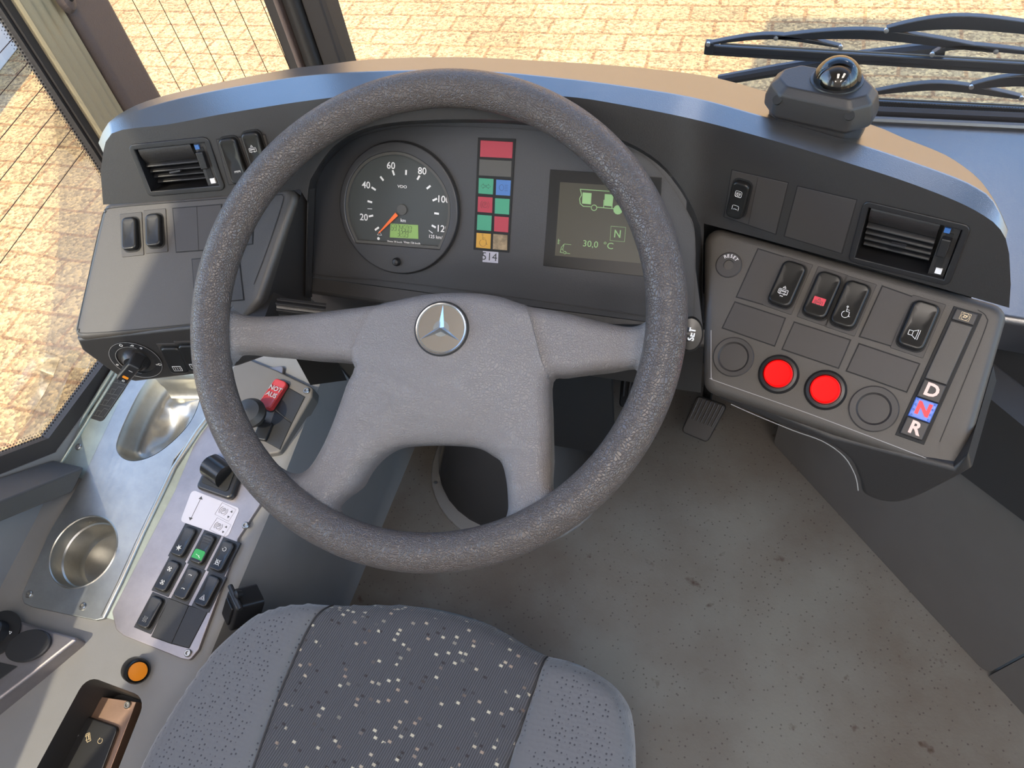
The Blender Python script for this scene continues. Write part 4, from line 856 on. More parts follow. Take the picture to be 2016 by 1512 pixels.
fk = f.at(-.001, 0, rot); mb = MB(); lathe(mb, f.off(-.008), [(.017, 0), (.014, .012), (.010, .016), (.001, .016)], 28); mb.build('knob_base', 'satin_black', ls)
mb = MB(); slab(mb, fk, rect(.034, .0125, .002), .004, .022, .002); kn = mb.build('turn_knob', 'satin_black', ls)
mb = MB(); slab(mb, fk.off(.0221), rect(.004, .006, .001, cx=-.006), 0, .0003); mb.build('red_mark', 'orange_cap', kn); text(fk.at(-.0125, 0, .0, .0222), 'o', .006, 'white_print', 'mark', kn); mb = MB(); strokes(mb, fk.off(.0222), [[(.008, -.002), (.008, .002)]], .0004); mb.build('mark', 'white_print', kn)
for c, wd in ((p1(832, 345), 1), (p1(945, 330), 1)):
    x, y = FL.L(c); ff, s_, k = rocker(FL, (x, y), .021, .034, -.05, dash, bez=(.027, .042), hgt=.006, tiltk=.3); icon(ff.at(0, -.009), 'rearheat', .005, s_, w=.0004, z=.002)
# ================================================================ steering wheel
WF = plane(atd((840, 616), .68), 8.7, 31); RO = .2247; RT = .0163; RM = RO - RT
whl = empty('steering_wheel', WF.a, 'large grey four-spoke steering wheel with round star badge', 'steering wheel')
NR, NT = 160, 28; V = []
for i in range(NR):
    a = 2 * math.pi * i / NR
    for j in range(NT):
        b = 2 * math.pi * j / NT; rr = RT * (1 + .06 * math.cos(2 * b)); x = RM + rr * math.cos(b); z = RT * 1.08 * math.sin(b)
        V.append(WF.W(x * math.cos(a), x * math.sin(a), z))
mb = MB().add(V, [(i * NT + j, ((i + 1) % NR) * NT + j, ((i + 1) % NR) * NT + (j + 1) % NT, i * NT + (j + 1) % NT) for i in range(NR) for j in range(NT)]); mb.build('rim', 'wheel_rim_foam', whl)
HB = WF.off(-.012)
def opening(pts, a0=None):
    """visible fillet outline in pixels, closed along the inside of the rim"""
    P = [HB.L(p) for p in pts]; Q = spline(P, 4)
    s, e = np.array(Q[0]), np.array(Q[-1]); A0 = math.atan2(e[1], e[0]); A1 = math.atan2(s[1], s[0])
    return Q, A0, A1
RI = RM - .009; RO2 = RI + .004
def close(pts, sense):
    Q, A0, A1 = opening(pts)
    d = (A1 - A0) % (2 * math.pi) if sense > 0 else -((A0 - A1) % (2 * math.pi)); n = max(4, int(abs(d) / .06))
    return Q + [(RO2 * math.cos(A0 + d * k / n), RO2 * math.sin(A0 + d * k / n)) for k in range(n + 1)]
OP_T = [(447, 590), (452, 606), (475, 615), (560, 612), (650, 602), (752, 590), (830, 575), (905, 571), (975, 577), (1032, 594), (1090, 603), (1150, 617), (1225, 634), (1256, 634), (1276, 622), (1283, 600)]
OP_L = [(445, 730), (458, 702), (471, 694), (520, 694), (600, 702), (685, 712), (671, 757), (650, 814), (626, 870), (603, 912), (588, 928), (566, 932), (538, 915), (515, 885)]
OP_R = [(1110, 972), (1092, 969), (1085, 955), (1083, 908), (1081, 819), (1081, 744), (1112, 736), (1172, 728), (1240, 722), (1255, 728), (1259, 745), (1262, 775)]
OP_B = [(690, 1035), (668, 1018), (657, 1003), (662, 990), (689, 963), (709, 929), (735, 900), (769, 881), (810, 876), (856, 875), (900, 877), (936, 883), (961, 897), (979, 912), (988, 945), (992, 983), (993, 1008), (985, 1027), (960, 1045)]
ops = [close(OP_T, -1), close(OP_L, -1), close(OP_R, -1), close(OP_B, -1)]
# make sure each closes the short way round, on its own side
def fixed(pts, through):
    best = None
    for s in (1, -1):
        q = close(pts, s); x, y = HB.L(through)
        if inpoly(x, y, q): best = ccw(q)
    return best
ops = [fixed(OP_T, (860, 300)), fixed(OP_L, (560, 800)), fixed(OP_R, (1160, 800)), fixed(OP_B, (830, 980))]
bev = [(.012, .016), (.012, .016), (.012, .016), (.028, .022)]
segs = [np.array([list(q[i]) + list(q[(i + 1) % len(q)]) for i in range(len(q))]) for q in ops]
def pdist(E, x, y):
    d = E[:, 2:] - E[:, :2]; t = np.clip(((x - E[:, 0]) * d[:, 0] + (y - E[:, 1]) * d[:, 1]) / np.maximum((d ** 2).sum(1), 1e-18), 0, 1)
    return math.sqrt(np.min((E[:, 0] + t * d[:, 0] - x) ** 2 + (E[:, 1] + t * d[:, 1] - y) ** 2))
SEAML = [HB.L(p) for p in [(752, 590), (728, 618), (705, 660), (690, 700), (685, 712)]]; SEAMR = [HB.L(p) for p in [(1030, 594), (1043, 625), (1055, 670), (1066, 712), (1081, 744)]]
def side(seam, x, y):
    best = 1e9; sg = 0
    for i in range(len(seam) - 1):
        a = np.array(seam[i]); b = np.array(seam[i + 1]); d = b - a; t = max(0, min(1, ((np.array([x, y]) - a) @ d) / (d @ d))); q = a + d * t; r_ = math.hypot(x - q[0], y - q[1])
        if r_ < best: best = r_; sg = d[0] * (y - a[1]) - d[1] * (x - a[0])
    return best if sg > 0 else -best
EC = HB.L((873, 650))
ylo = HB.L((870, 740))[1]; YB3 = HB.L((830, 905))[1]
def hgt(x, y):
    r = math.hypot(x, y); z = .009 * max(0, 1 - (RI - r) / .028) ** 1.5 -.003 * min(1, max(0, (RI - r) / .05)) + .010 * math.exp(-((x - EC[0]) ** 2 + (y - EC[1] + .02) ** 2) / .0065)
    for (R_, dp), E, k in zip(bev, segs, range(4)):
        if k == 3: R_ = .016 + .028 * min(1, max(0, (y - YB3) / .03))
        d = pdist(E, x, y)
        if d < R_: z -= dp * (1 - math.sqrt(max(0, 1 - (1 - d / R_) ** 2)))
    sl, sr = side(SEAML, x, y), side(SEAMR, x, y)
    pad = 1.0
    if y > ylo - .03:
        for s in (-sl if x < 0 else 1, sr if x > 0 else 1): pass
    return z
# outline of the carrier plate: everything inside the rim except the openings
SXL = spline(SEAML, 4); SXR = spline(SEAMR, 4)
vv, ff = tri(circ(RI, 120), ops, .0045, lines=[SXL[1:-1], SXR[1:-1]] + [[q for q in lp if math.hypot(*q) < RI - .002] for o_, (b_, _d) in zip(ops, bev) for d_ in (.0008, .0022, .0045, .008, .012, .018) for lp in [inset(o_, -d_)]])
hts = [hgt(x, y) for x, y in vv]
def inpad(x, y):
    if x < 0: return side(SEAML, x, y) > 0 or y < SEAML[-1][1]
    return side(SEAMR, x, y) < 0 or y < SEAMR[-1][1]
ctr = HB.L((880, 700)); 
padF = []; spL = []; spR = []
flipL = side(SEAML, *ctr) > 0; flipR = side(SEAMR, *ctr) > 0
def region(x, y):
    if y > SEAML[-1][1] - .001 and x < EC[0] and (side(SEAML, x, y) > 0) != flipL: return 1
    if y > SEAMR[-1][1] - .001 and x > EC[0] and (side(SEAMR, x, y) > 0) != flipR: return 2
    return 0
groups = {0: [], 1: [], 2: []}
for t in ff:
    groups[region(sum(vv[i][0] for i in t) / 3, sum(vv[i][1] for i in t) / 3)].append(t)
def part_mesh(F, name, dz):
    mb = MB(); idx = sorted({i for t in F for i in t}); mp = {i: k for k, i in enumerate(idx)}; n = len(idx)
    V = [HB.W(vv[i][0], vv[i][1], hts[i] + dz) for i in idx] + [HB.W(vv[i][0], vv[i][1], min(hts[i] - .002, -.004 - .030 * min(1, max(0, (RI - math.hypot(*vv[i])) / .03)))) for i in idx]
    Ft = [tuple(mp[i] for i in t) for t in F]; cnt = {}
    for t in Ft:
        for a, b in zip(t, t[1:] + t[:1]): cnt[(a, b)] = 1
    W_ = [(a, b, b + n, a + n) for (a, b) in cnt if (b, a) not in cnt]
    mb.add(V, Ft + [tuple(i + n for i in t[::-1]) for t in Ft] + W_); return mb.build(name, 'wheel_hub_foam', whl, smooth=50)
pad = part_mesh(groups[0], 'hub_pad', .0); part_mesh(groups[1], 'spoke', -.0036); part_mesh(groups[2], 'spoke', -.0036)
# badge
ef = HB.at(EC[0], EC[1], 0, hgt(*EC) + .0)
up_ = np.array(HB.L((881, 606))) - np.array(HB.L((876, 664))); er = math.atan2(up_[1], up_[0]) - math.pi / 2
rad = float(np.linalg.norm(np.array(HB.L((925, 648))) - np.array(HB.L((823, 648))))) / 2
ef = Fr(ef.a, ef.u * math.cos(er) + ef.v * math.sin(er), -ef.u * math.sin(er) + ef.v * math.cos(er), ef.n)
mb = MB(); lathe(mb, ef, [(rad + .001, -.004), (rad + .001, .0006), (rad - .0002, .0008), (rad - .001, .001)], 64); bd = mb.build('badge', 'deep_black', whl)
mb = MB(); lathe(mb, ef, [(rad - .0005, 0), (rad - .0005, .0022), (rad - .0013, .0030), (rad - .0024, .0028), (rad - .003, .0016), (.0005, .0019)], 64); mb.build('badge_disc', 'emblem_plate', bd)
mb = MB(); lathe(mb, ef, [(rad - .0004, .001), (rad - .0005, .0024), (rad - .0012, .0033), (rad - .0021, .0030), (rad - .0024, .0018)], 64); mb.build('badge_ring', 'chrome', bd)
mb = MB(); V = [ef.W(0, 0, .0048)]; F = []
for k in range(3):
    a = math.pi / 2 + k * 2 * math.pi / 3; tip = (rad - .0025); V += [ef.W(tip * math.cos(a), tip * math.sin(a), .0022), ef.W(.0030 * math.cos(a + 1.047), .0030 * math.sin(a + 1.047), .0018)]
for k in range(3): t_, m1, m0 = 1 + 2 * k, 2 + 2 * k, 2 + 2 * ((k + 2) % 3); F += [(0, t_, m1), (0, m0, t_)]
mb.add(V, F); mb.build('star', 'chrome', bd, smooth=0)
# ---------------------------------------------------------------- column
axis = WF.n
col = empty('steering_column', WF.a - axis * .3, 'black steering column and boot running down under the wheel', 'steering column')
mb = MB(); cf = WF.off(-.06).at(.01, -.0, 0); lathe(mb, WF.at(.0, -.03, 0, -.16), [(.045, -.02), (.055, .03), (.055, .07), (.038, .10)], 32, sx=1.0); mb.build('column_shroud', 'dash_plastic', col)
def stalk(p0, p1, d0, d1): return atd(p0, d0), atd(p1, d1)
c_ = WF.W(0, 0, -.075)
base = np.array([c_[0] + .05, c_[1] + .03, c_[2]])
tip = hy((1352, 655), hy((1352, 655), .5)[1]) 
ts = atd((1359, 658), .70)
mb = MB(); tube(mb, [c_, c_ * .4 + ts * .6, ts], [.009, .008, .0085], 12); st = mb.build('stalk', 'satin_black', col)
tf = Fr(ts, *(lambda n: (np.cross((0, 0, 1), n) / np.linalg.norm(np.cross((0, 0, 1), n)), np.cross(n, np.cross((0, 0, 1), n) / np.linalg.norm(np.cross((0, 0, 1), n)))))((lambda q: q / np.linalg.norm(q))(CAM - ts)))
mb = MB(); lathe(mb, tf, [(.010, -.012), (.0155, -.008), (.0155, .002), (.0135, .005), (.001, .006)], 28, sx=.75, sy=1.05); mb.build('stalk_knob', 'gloss_black', st); text(tf.at(.0015, 0, math.radians(84), .0075), 'SET', .0075, 'white_print', 'lettering', st, bold=.04)
tl_, tr_ = atd((488, 599), .80), atd((640, 618), .82)
mb = MB(); tube(mb, [tl_, tr_], .0098, 20); st = mb.build('stalk', 'satin_black', col)
mb = MB()
dv = (tr_ - tl_) / np.linalg.norm(tr_ - tl_); s1 = np.cross(dv, (0, 0, 1)); s1 /= np.linalg.norm(s1); s2 = np.cross(s1, dv)
for k in range(10):
    a = 2 * math.pi * k / 10; o = (s1 * math.cos(a) + s2 * math.sin(a)) * .0098; tube(mb, [tl_ + o + dv * .006, tr_ + o], .0016, 6)
mb.build('grip_ribs', 'cluster_plastic', st); mb = MB(); tube(mb, [tl_ - dv * .004, tl_ + dv * .004], .0108, 20); mb.build('end_cap', 'satin_black', st)
# boot and floor flange
bc = hz((1010, 905), ZF + .06); bf = HORIZ(bc[0], bc[1] + .02, ZF)
mb = MB(); V = []; n = 32; prof = [(0, .155, 0), (.02, .155, .0), (.06, .14, .01), (.16, .11, .05), (.30, .085, .11), (.45, .065, .17)]
for z, r, dy in prof: V += [bf.W(r * math.cos(2 * math.pi * k / n), dy + r * .9 * math.sin(2 * math.pi * k / n), z + .001) for k in range(n)]
mb.add(V, [(j * n + i, j * n + (i + 1) % n, (j + 1) * n + (i + 1) % n, (j + 1) * n + i) for j in range(len(prof) - 1) for i in range(n)]); mb.build('boot', 'wall_black', col)
mb = MB(); V = []
for z, r, dy in ((.1605, .112, .05), (.175, .113, .055), (.19, .106, .06)): V += [bf.W(r * math.cos(2 * math.pi * k / n), dy + r * .9 * math.sin(2 * math.pi * k / n), z) for k in range(n)]
mb.add(V, [(j * n + i, j * n + (i + 1) % n, (j + 1) * n + (i + 1) % n, (j + 1) * n + i) for j in range(2) for i in range(n)]); mb.build('boot_clamp', 'cluster_plastic', col)
mb = MB(); slab(mb, bf, circ(.172, 40, ry=.165), 0, .006, .003); fg = mb.build('floor_flange', 'grey_plastic', col)
for a in (-1.9, -1.2, -2.7, -.4): mb = MB(); lathe(mb, bf.at(.163 * math.cos(a), .157 * math.sin(a), 0, .005), [(.0035, 0), (.003, .0018), (.001, .002)], 12); mb.build('rivet', 'screw_steel', fg)
# ---------------------------------------------------------------- pedals
def pedal(name, q, z, tiltd, label, ribs, mat):
    c = hz(q[0], z); f = plane(c, -8, tiltd); P = [f.L(p) for p in q]
    t = empty(name, c, label, 'pedal'); mb = MB(); slab(mb, f, rounded(ccw(P), .008), -.012, 0, .003); mb.build('pad', mat, t)
    a, b, c2, d = [np.array(p) for p in P]
    for k in range(ribs):
        s = (k + .8) / (ribs + .6); p0, p1 = a * (1 - s) + b * s, d * (1 - s) + c2 * s; p1 = p0 + (p1 - p0) * .60
        dd = (p1 - p0) / np.linalg.norm(p1 - p0); nn = np.array([-dd[1], dd[0]]) * .0016; p0 = p0 + (p1 - p0) * .06
        mb = MB(); slab(mb, f, ccw([tuple(p0 + nn), tuple(p0 - nn), tuple(p1 - nn), tuple(p1 + nn)]), -.001, .004, .0008); mb.build('rib', 'cluster_plastic', t)
    m0 = f.W(*((a + b + c2 + d) / 4), -.012); mb = MB(); tube(mb, [m0, m0 + np.array([0, .06, -.0]), m0 + np.array([0, .09, .14])], .009, 8); mb.build('lever', 'deep_black', t)
pedal('accelerator_pedal', [(1372, 778), (1432, 798), (1392, 872), (1340, 850)], ZF + .09, 40, 'ribbed black accelerator pedal beneath the right end of the dashboard', 7, 'blank_plastic')
pedal('brake_pedal', [(1222, 745), (1285, 752), (1272, 815), (1218, 800)], ZF + .13, 45, 'dark square brake pedal seen through the right side of the steering wheel', 5, 'satin_black')
# ================================================================ side console
K = plane(atd((400, 1120), 1.08), 0, 11)
cons = empty('side_console', K.hit((250, 1250)), 'grey side console with metal trays and switch plate left of the seat', 'console')
def pxs(fr, pts): return [fr.L(p) for p in pts]
# body: sections along y
yF, yB = 1.0, -.60
def ktop(y): return K.a[2] + (y - K.a[1]) * math.tan(math.radians(11))
xr = K.hit((430, 1190))[0]; xr2 = K.hit((513, 995))[0]
mb = MB(); secs = []
B1 = hz((640, 1170), ZF); 
for y in np.linspace(yB, yF, 14):
    zt = ktop(y) - .004; t = (y - .24) / .12
    xe = xr + .012 + (xr2 - xr) * min(1.2, max(-.4, t))
    xb = B1[0] + .0 * y
    secs.append([(XL, y, ZF), (XL, y, zt), (xe - .008, y, zt), (xe, y, zt - .006), (xe + .008, y, zt - .05), (xe + .02, y, zt - .10), (max(xb, xe + .02) + .0, y, ZF + .03), (max(xb, xe + .02) + .012, y, ZF)])
n = 8; V = [p for s_ in secs for p in s_]
top = MB()
mb.add(V, [(j * n + i, j * n + i + 1, (j + 1) * n + i + 1, (j + 1) * n + i) for j in range(13) for i in range(2, n - 1)] + [tuple(range(n))[::-1], tuple(13 * n + i for i in range(n))])
ks_ = MB(); xk = B1[0]; slab(ks_, Fr((xk, 0, 0), (0, 1, 0), (0, 0, 1), (1, 0, 0)), [(-.3, ZF), (.95, ZF), (.95, ZF + .03), (-.3, ZF + .03)], -.02, .014, .006)
# top skin with wells for cup, tray and pocket
yl = secs[0][0][1]
topo = [(secs[j][1][0], secs[j][1][1]) for j in (0, 13)] + [(secs[j][2][0], secs[j][2][1]) for j in range(13, -1, -1)]
KT = lambda x, y: (x, y, ktop(y) - .004)
cupc = K.L((166, 1086)); cupr = float(np.linalg.norm(np.array(K.L((228, 1090))) - np.array(K.L((104, 1082))))) / 2
trayq = spline([(300, 738), (275, 775), (250, 825), (234, 865), (232, 887), (245, 903), (268, 908), (300, 899), (332, 878), (365, 846), (385, 815), (398, 775), (408, 738)], 5)
pock = [(170, 1330), (272, 1368), (180, 1560), (60, 1560)]
xy = lambda P: [tuple(K.W(*p)[:2]) for p in P]
h1 = xy(circ(cupr + .002, 40, *cupc)); h2 = xy(ccw(pxs(K, trayq))); h3 = xy(ccw(rounded(ccw(pxs(K, [(168, 1328), (285, 1372), (195, 1600), (20, 1600)])), .02)))
v, f = tri(ccw(topo), [ccw(h1), ccw(h2), ccw(h3)], .05); mb.add([KT(*q) for q in v], f)
mb.build('body', 'grey_plastic', cons, smooth=40); ks_.build('kick_strip', 'sill_metal', cons)
mb = MB()
hh = ccw(h3); n = len(hh); V = [KT(*q) for q in hh] + [(q[0], q[1], ktop(q[1]) - .075) for q in hh]; mb.add(V, [(i, (i + 1) % n, n + (i + 1) % n, n + i) for i in range(n)] + [tuple(n + i for i in range(n))]); mb.build('pocket', 'wall_black', cons)
# raised moulding between the two metal areas
# tray plate
tp = [(44, 1172), (54, 1150), (100, 1045), (166, 938), (262, 735), (450, 735), (420, 800), (395, 842), (345, 905), (296, 1030), (255, 1120), (222, 1190), (208, 1218), (190, 1222), (66, 1196), (48, 1188)]
tpo = rounded(ccw(pxs(K, tp)), .006)
mb = MB(); slab(mb, K, tpo, -.004, .0022, .0012, holes=[ccw(circ(cupr, 48, *cupc)), ccw(pxs(K, trayq))]); tpl = mb.build('tray_plate', 'brushed_steel', cons)
# rolled ridge and flap on its right side
rd = [(450, 760), (420, 815), (392, 852), (345, 925), (285, 1050), (240, 1150), (208, 1216)]
R3 = [K.W(*K.L(p), .004) for p in rd]; mb = MB(); tube(mb, R3, .0045, 12); mb.build('rolled_edge', 'tray_steel', tpl)
R4 = [K.W(K.L(p)[0] + .022, K.L(p)[1], -.004) for p in rd]; mb = MB(); V = [p + np.array([.002, 0, 0]) for p in R3] + R4; n = len(rd); mb.add(V, [(i, i + 1, n + i + 1, n + i) for i in range(n - 1)]); mb.build('edge_flap', 'sill_metal', tpl, solid=.001)
# cup holder
kf = K.at(*cupc); mb = MB(); lathe(mb, kf, [(cupr + .0015, .0022), (cupr, .0034), (cupr - .0015, .0024), (cupr - .003, -.004), (cupr - .004, -.018), (cupr - .006, -.020), (cupr - .008, -.050), (cupr - .013, -.057), (.03, -.058), (.001, -.058)], 56); mb.build('cup_holder', 'tray_steel', tpl)
mb = MB()
# scalloped tray basin
tq = ccw(pxs(K, trayq)); n = len(tq); rings = []
for d, z in ((0, .0024), (.0015, .0), (.004, -.012), (.008, -.028), (.014, -.038), (.022, -.042)):
    rings.append([K.W(q[0], q[1], z) for q in inset(tq, d)])
V = [p for r_ in rings for p in r_]; mb.add(V, [(j * n + i, j * n + (i + 1) % n, (j + 1) * n + (i + 1) % n, (j + 1) * n + i) for j in range(len(rings) - 1) for i in range(n)])
v, f = tri(inset(tq, .022), [], .01); rc = np.array(K.L((330, 830)))
mb.add([K.W(x, y, -.042 + .012 * math.sin((x - rc[0]) * 60) * math.cos((y - rc[1]) * 45) * (1 if pdist(np.array([list(tq[i]) + list(tq[(i + 1) % n]) for i in range(n)]), x, y) > .03 else .0)) for x, y in v], f)
mb.build('tray_basin', 'tray_steel', tpl, smooth=80)
def screw(fr, p, par, r=.0052, name='screw'):
    x, y = fr.L(p); f_ = fr.at(x, y); mb = MB(); lathe(mb, f_, [(r, .0), (r, .0018), (r * .8, .0030), (r * .5, .0030), (r * .42, .0012), (.0003, .0012)], 20); return mb.build(name, 'screw_steel', par)
screw(K.off(.002), (58, 1170), tpl); screw(K.off(.002), (163, 1194), tpl)
# sill strip along the window with the grille
sp = [(102, 903), (222, 720), (262, 720), (168, 936), (150, 925)]
mb = MB(); slab(mb, K, ccw(pxs(K, [(96, 915), (228, 715), (300, 715), (172, 948)])), -.004, .0018, .001); sl = mb.build('window_sill', 'sill_metal', cons)
mb = MB(); pr = [K.W(*K.L(p), .003) for p in ((112, 908), (232, 722))]; tube(mb, pr, .004, 10); pr = [K.W(*K.L(p), .002) for p in ((122, 912), (242, 722))]; tube(mb, pr, .003, 10); mb.build('sill_bead', 'sill_metal', sl)
gq = [K.L(p) for p in ((228, 735), (262, 745), (203, 832), (172, 822))]
mb = MB(); slab(mb, K, rounded(ccw(gq), .007), .0, .0026, .0005); gr = mb.build('vent_grille', 'deep_black', sl)
g0, g1, g2, g3 = [np.array(p) for p in gq]; G = lambda s, t: tuple((g3 * (1 - t) + g0 * t) * (1 - s) + (g2 * (1 - t) + g1 * t) * s)
mb = MB(); strokes(mb, K, [[G(.04, .1), G(.04, 1)], [G(.96, .1), G(.96, 1)], arc(.001, 0, 1)[:1] * 2 + [G(.96, .1), G(.8, .01), G(.2, .01), G(.04, .1)]][:2], .0009, .0034)
for t in (.06, .3, .55, .8): strokes(mb, K, [[G(.05, t), G(.9, t + .03)], [G(.45, t + .01), G(.4, t + .12), G(.62, t + .13)], [G(.62, t + .02), G(.66, t + .2), G(.9, t + .2)]], .0007, .0034)
mb.build('grille_bars', 'lens_grey', gr, smooth=0); screw(K.off(.0018), (155, 880), sl)
# switch plate
sp2 = [(226, 1222), (222, 1205), (345, 968), (440, 740), (560, 720), (513, 994), (470, 1060), (455, 1110), (392, 1280), (375, 1300), (358, 1297), (245, 1252), (230, 1240)]
mb = MB(); slab(mb, K, rounded(ccw(pxs(K, sp2)), .006), -.004, .0022, .0012); swp = mb.build('switch_plate', 'plate_warm', cons)
screw(K.off(.002), (484, 1035), swp); screw(K.off(.002), (371, 1286), swp)
# label with parking-brake symbols
sk_ = [(378, 966), (386, 967), (472, 1000), (472, 1012), (452, 1057), (448, 1057), (362, 1030), (357, 1022), (374, 972)]
mb = MB(); slab(mb, K.off(.0022), rounded(ccw(pxs(K, [(380, 965), (474, 1002), (450, 1059), (357, 1027)])), .006), 0, .0006); stk = mb.build('parking_brake_label', 'label_white', cons)
kt = K.off(.0028); mb = MB(); strokes(mb, kt, [pxs(kt, [(395, 982), (376, 1021)])], .0006); 
for a, b, c in (((397, 977), (399, 984), (391, 982)), ((374, 1025), (372, 1018), (380, 1020))): mb.add([kt.W(*kt.L(p), .0003) for p in (a, b, c)], [(0, 1, 2)])
mb.build('arrow', 'dark_print', stk, smooth=0, fix=False)
for c, s in (((440, 1006), 1), ((430, 1036), .95)):
    x, y = kt.L(c); mb = MB(); ff_ = kt.at(x, y, -.22); strokes(mb, ff_, [[(a * .0085 * s, b * .0085 * s) for a, b in ln] for ln in ICON['park']], .0005); 
    for sy_ in (1, -1): mb.add([ff_.W((.0125 + a) * s, (sy_ * b) * s, .0003) for a, b in ((-.002, .003), (.002, .003), (0, .0065))], [(0, 1, 2)])
    strokes(mb, ff_, [[(-.0095, -.0095), (.017, -.0095), (.017, .0095), (-.0095, .0095), (-.0095, -.0095)]], .0002); mb.build('parking_symbol', 'dark_print', stk, smooth=0, fix=False)
# parking brake valve block
mb = MB(); slab(mb, K.off(.002), rounded(ccw(pxs(K, [(425, 893), (482, 930), (462, 990), (392, 965)])), .008), 0, .010, .004); pb = mb.build('brake_lever_housing', 'satin_black', cons)
mb = MB(); slab(mb, K.off(.012), rounded(ccw(pxs(K, [(430, 905), (472, 932), (456, 975), (404, 955)])), .005), 0, .002, .001); mb.build('housing_recess', 'deep_black', pb)
x, y = K.L((440, 935)); f_ = K.at(x, y, -.35, .014); mb = MB(); V = []; n = 14
for xx in (-.017, .017):
    for k in range(n): a = math.pi * k / (n - 1); V.append(f_.W(xx, .018 * math.cos(a), .022 * math.sin(a)))
mb.add(V, [(k, k + 1, n + k + 1, n + k) for k in range(n - 1)] + [tuple(range(n)), tuple(range(2 * n - 1, n - 1, -1))]); mb.build('lever_drum', 'gloss_black', pb)
# console rocker switches
def z7(x, y): return (x / 3.36, 900 + y / 3.36)
ks = K.off(.0022)
SWS = [((1225, 565), ['star'], 'gloss_black'), ((1352, 612), ['arrow'], 'gloss_black'), ((1480, 660), ['cycle', 'fancross'], 'gloss_black'),
       ((1118, 790), ['fan', 'fan'], 'gloss_black'), ((1247, 842), ['arcup', 'arcup'], 'gloss_black'), ((1384, 890), ['triangle'], 'gloss_black'), ((1005, 1030), ['heat'], 'gloss_black')]
axk = np.array(ks.L(z7(1270, 480))) - np.array(ks.L(z7(1180, 650))); rk = math.atan2(axk[1], axk[0]) - math.pi / 2
for c, ic, mt in SWS:
    ff_, s_, k_ = rocker(ks, ks.L(z7(*c)), .0205, .042, rk, cons, mat='satin_black', bez=(.0300, .0505), hgt=.0058, tiltk=.08, r=.005, holder='satin_black')
    if ic == ['arrow']:
        mb = MB(); slab(mb, ff_.at(0, -.011), rect(.0175, .017, .003), -.001, .0010); mb.build('green_field', 'green_lens', s_); icon(ff_.at(0, -.011), 'arrow', .0055, s_, z=.0014)
        mb = MB(); strokes(mb, ff_, [[(-.006, .008 + .004 * q_), (.006, .008 + .004 * q_)] for q_ in range(3)], .0006, .0014); mb.build('grip_lines', 'deep_black', s_)
    elif len(ic) == 2: icon(ff_.at(0, .0095), ic[0], .0045, s_, z=.001); icon(ff_.at(0, -.010), ic[1], .0045, s_, z=.0014)
    else: icon(ff_.at(0, -.010), ic[0], .0048, s_, z=.0014, mat='white_print' if ic[0] != 'heat' else 'grey_print')
blank(ks, [z7(*p) for p in ((1120, 935), (1248, 985), (1135, 1232), (1005, 1185))], par=cons, mat='rubber_black'); blank(ks, [z7(*p) for p in ((1252, 985), (1375, 1020), (1250, 1262), (1138, 1232))], par=cons, mat='rubber_black')
# upper plate with the emergency-stop switch seen through the wheel
UP = plane(K.hit((560, 870)) + np.array([0, 0, .004]), 0, 11)
mb = MB(); slab(mb, UP, rounded(ccw(pxs(UP, [(470, 700), (545, 730), (618, 765), (616, 782), (552, 892), (475, 905), (430, 800)])), .008), -.02, .003, .003); upl = mb.build('upper_switch_plate', 'grey_panel', cons)
uk = UP.off(.003); axu = np.array(uk.L((560, 755))) - np.array(uk.L((528, 806))); ru = math.atan2(axu[1], axu[0]) - math.pi / 2
ff_, s_, k_ = rocker(uk, uk.L((542, 780)), .024, .05, ru, cons, mat='switch_red', hgt=.009, r=.006); text(ff_.at(.001, .008, .0), 'NOT', .0105, 'grey_print', 'lettering', s_, z=.0016, bold=.02); text(ff_.at(.001, -.003, .0), 'AUS', .0105, 'grey_print', 'lettering', s_, z=.0022, bold=.02)
blank(uk, [(568, 764), (600, 782), (575, 832), (545, 806)], par=cons, mat='rubber_black'); blank(uk, [(542, 810), (574, 834), (551, 884), (522, 868)], par=cons, mat='rubber_black')
screw(uk, (604, 770), upl)
x, y = uk.L((512, 832)); mb = MB(); f_ = uk.at(x, y); lathe(mb, f_, [(.008, 0), (.009, .02), (.022, .028), (.024, .036), (.018, .044), (.001, .047)], 28, sx=1.1); mb.build('valve_knob', 'rubber_black', cons)
mb = MB(); slab(mb, uk, rect(.022, .03, .003, *uk.L((520, 850))), 0, .006, .002); mb.build('knob_base', 'satin_black', cons)
# ledge under the rear part of the window
wl_ = .052
o0, o1 = hx((102, 905), XL), hx((0, 938), XL); i0, i1 = hx((167, 920), XL + wl_), hx((0, 988), XL + wl_); b0, b1 = hx((143, 969), XL + wl_), hx((0, 1028), XL + wl_)
ex = lambda p, q, k: q + (q - p) * k
V = []
for o_, i_, bb in ((o0, i0, b0), (o1, i1, b1), (ex(o0, o1, 5), ex(i0, i1, 2.6), ex(b0, b1, 2.9))):
    V += [np.array([XL + .002, o_[1], o_[2]]), i_, bb, np.array([XL + .002, bb[1], bb[2] - .004])]
mb = MB(); mb.add(V, [(j * 4 + i, j * 4 + (i + 1) % 4, (j + 1) * 4 + (i + 1) % 4, (j + 1) * 4 + i) for j in range(2) for i in range(4)] + [(0, 1, 2, 3), (8, 9, 10, 11)])
lg = tag(mb.build('window_ledge', 'ledge_black', bevel=.003), 'black grained ledge below the rear part of the driver window', 'ledge')
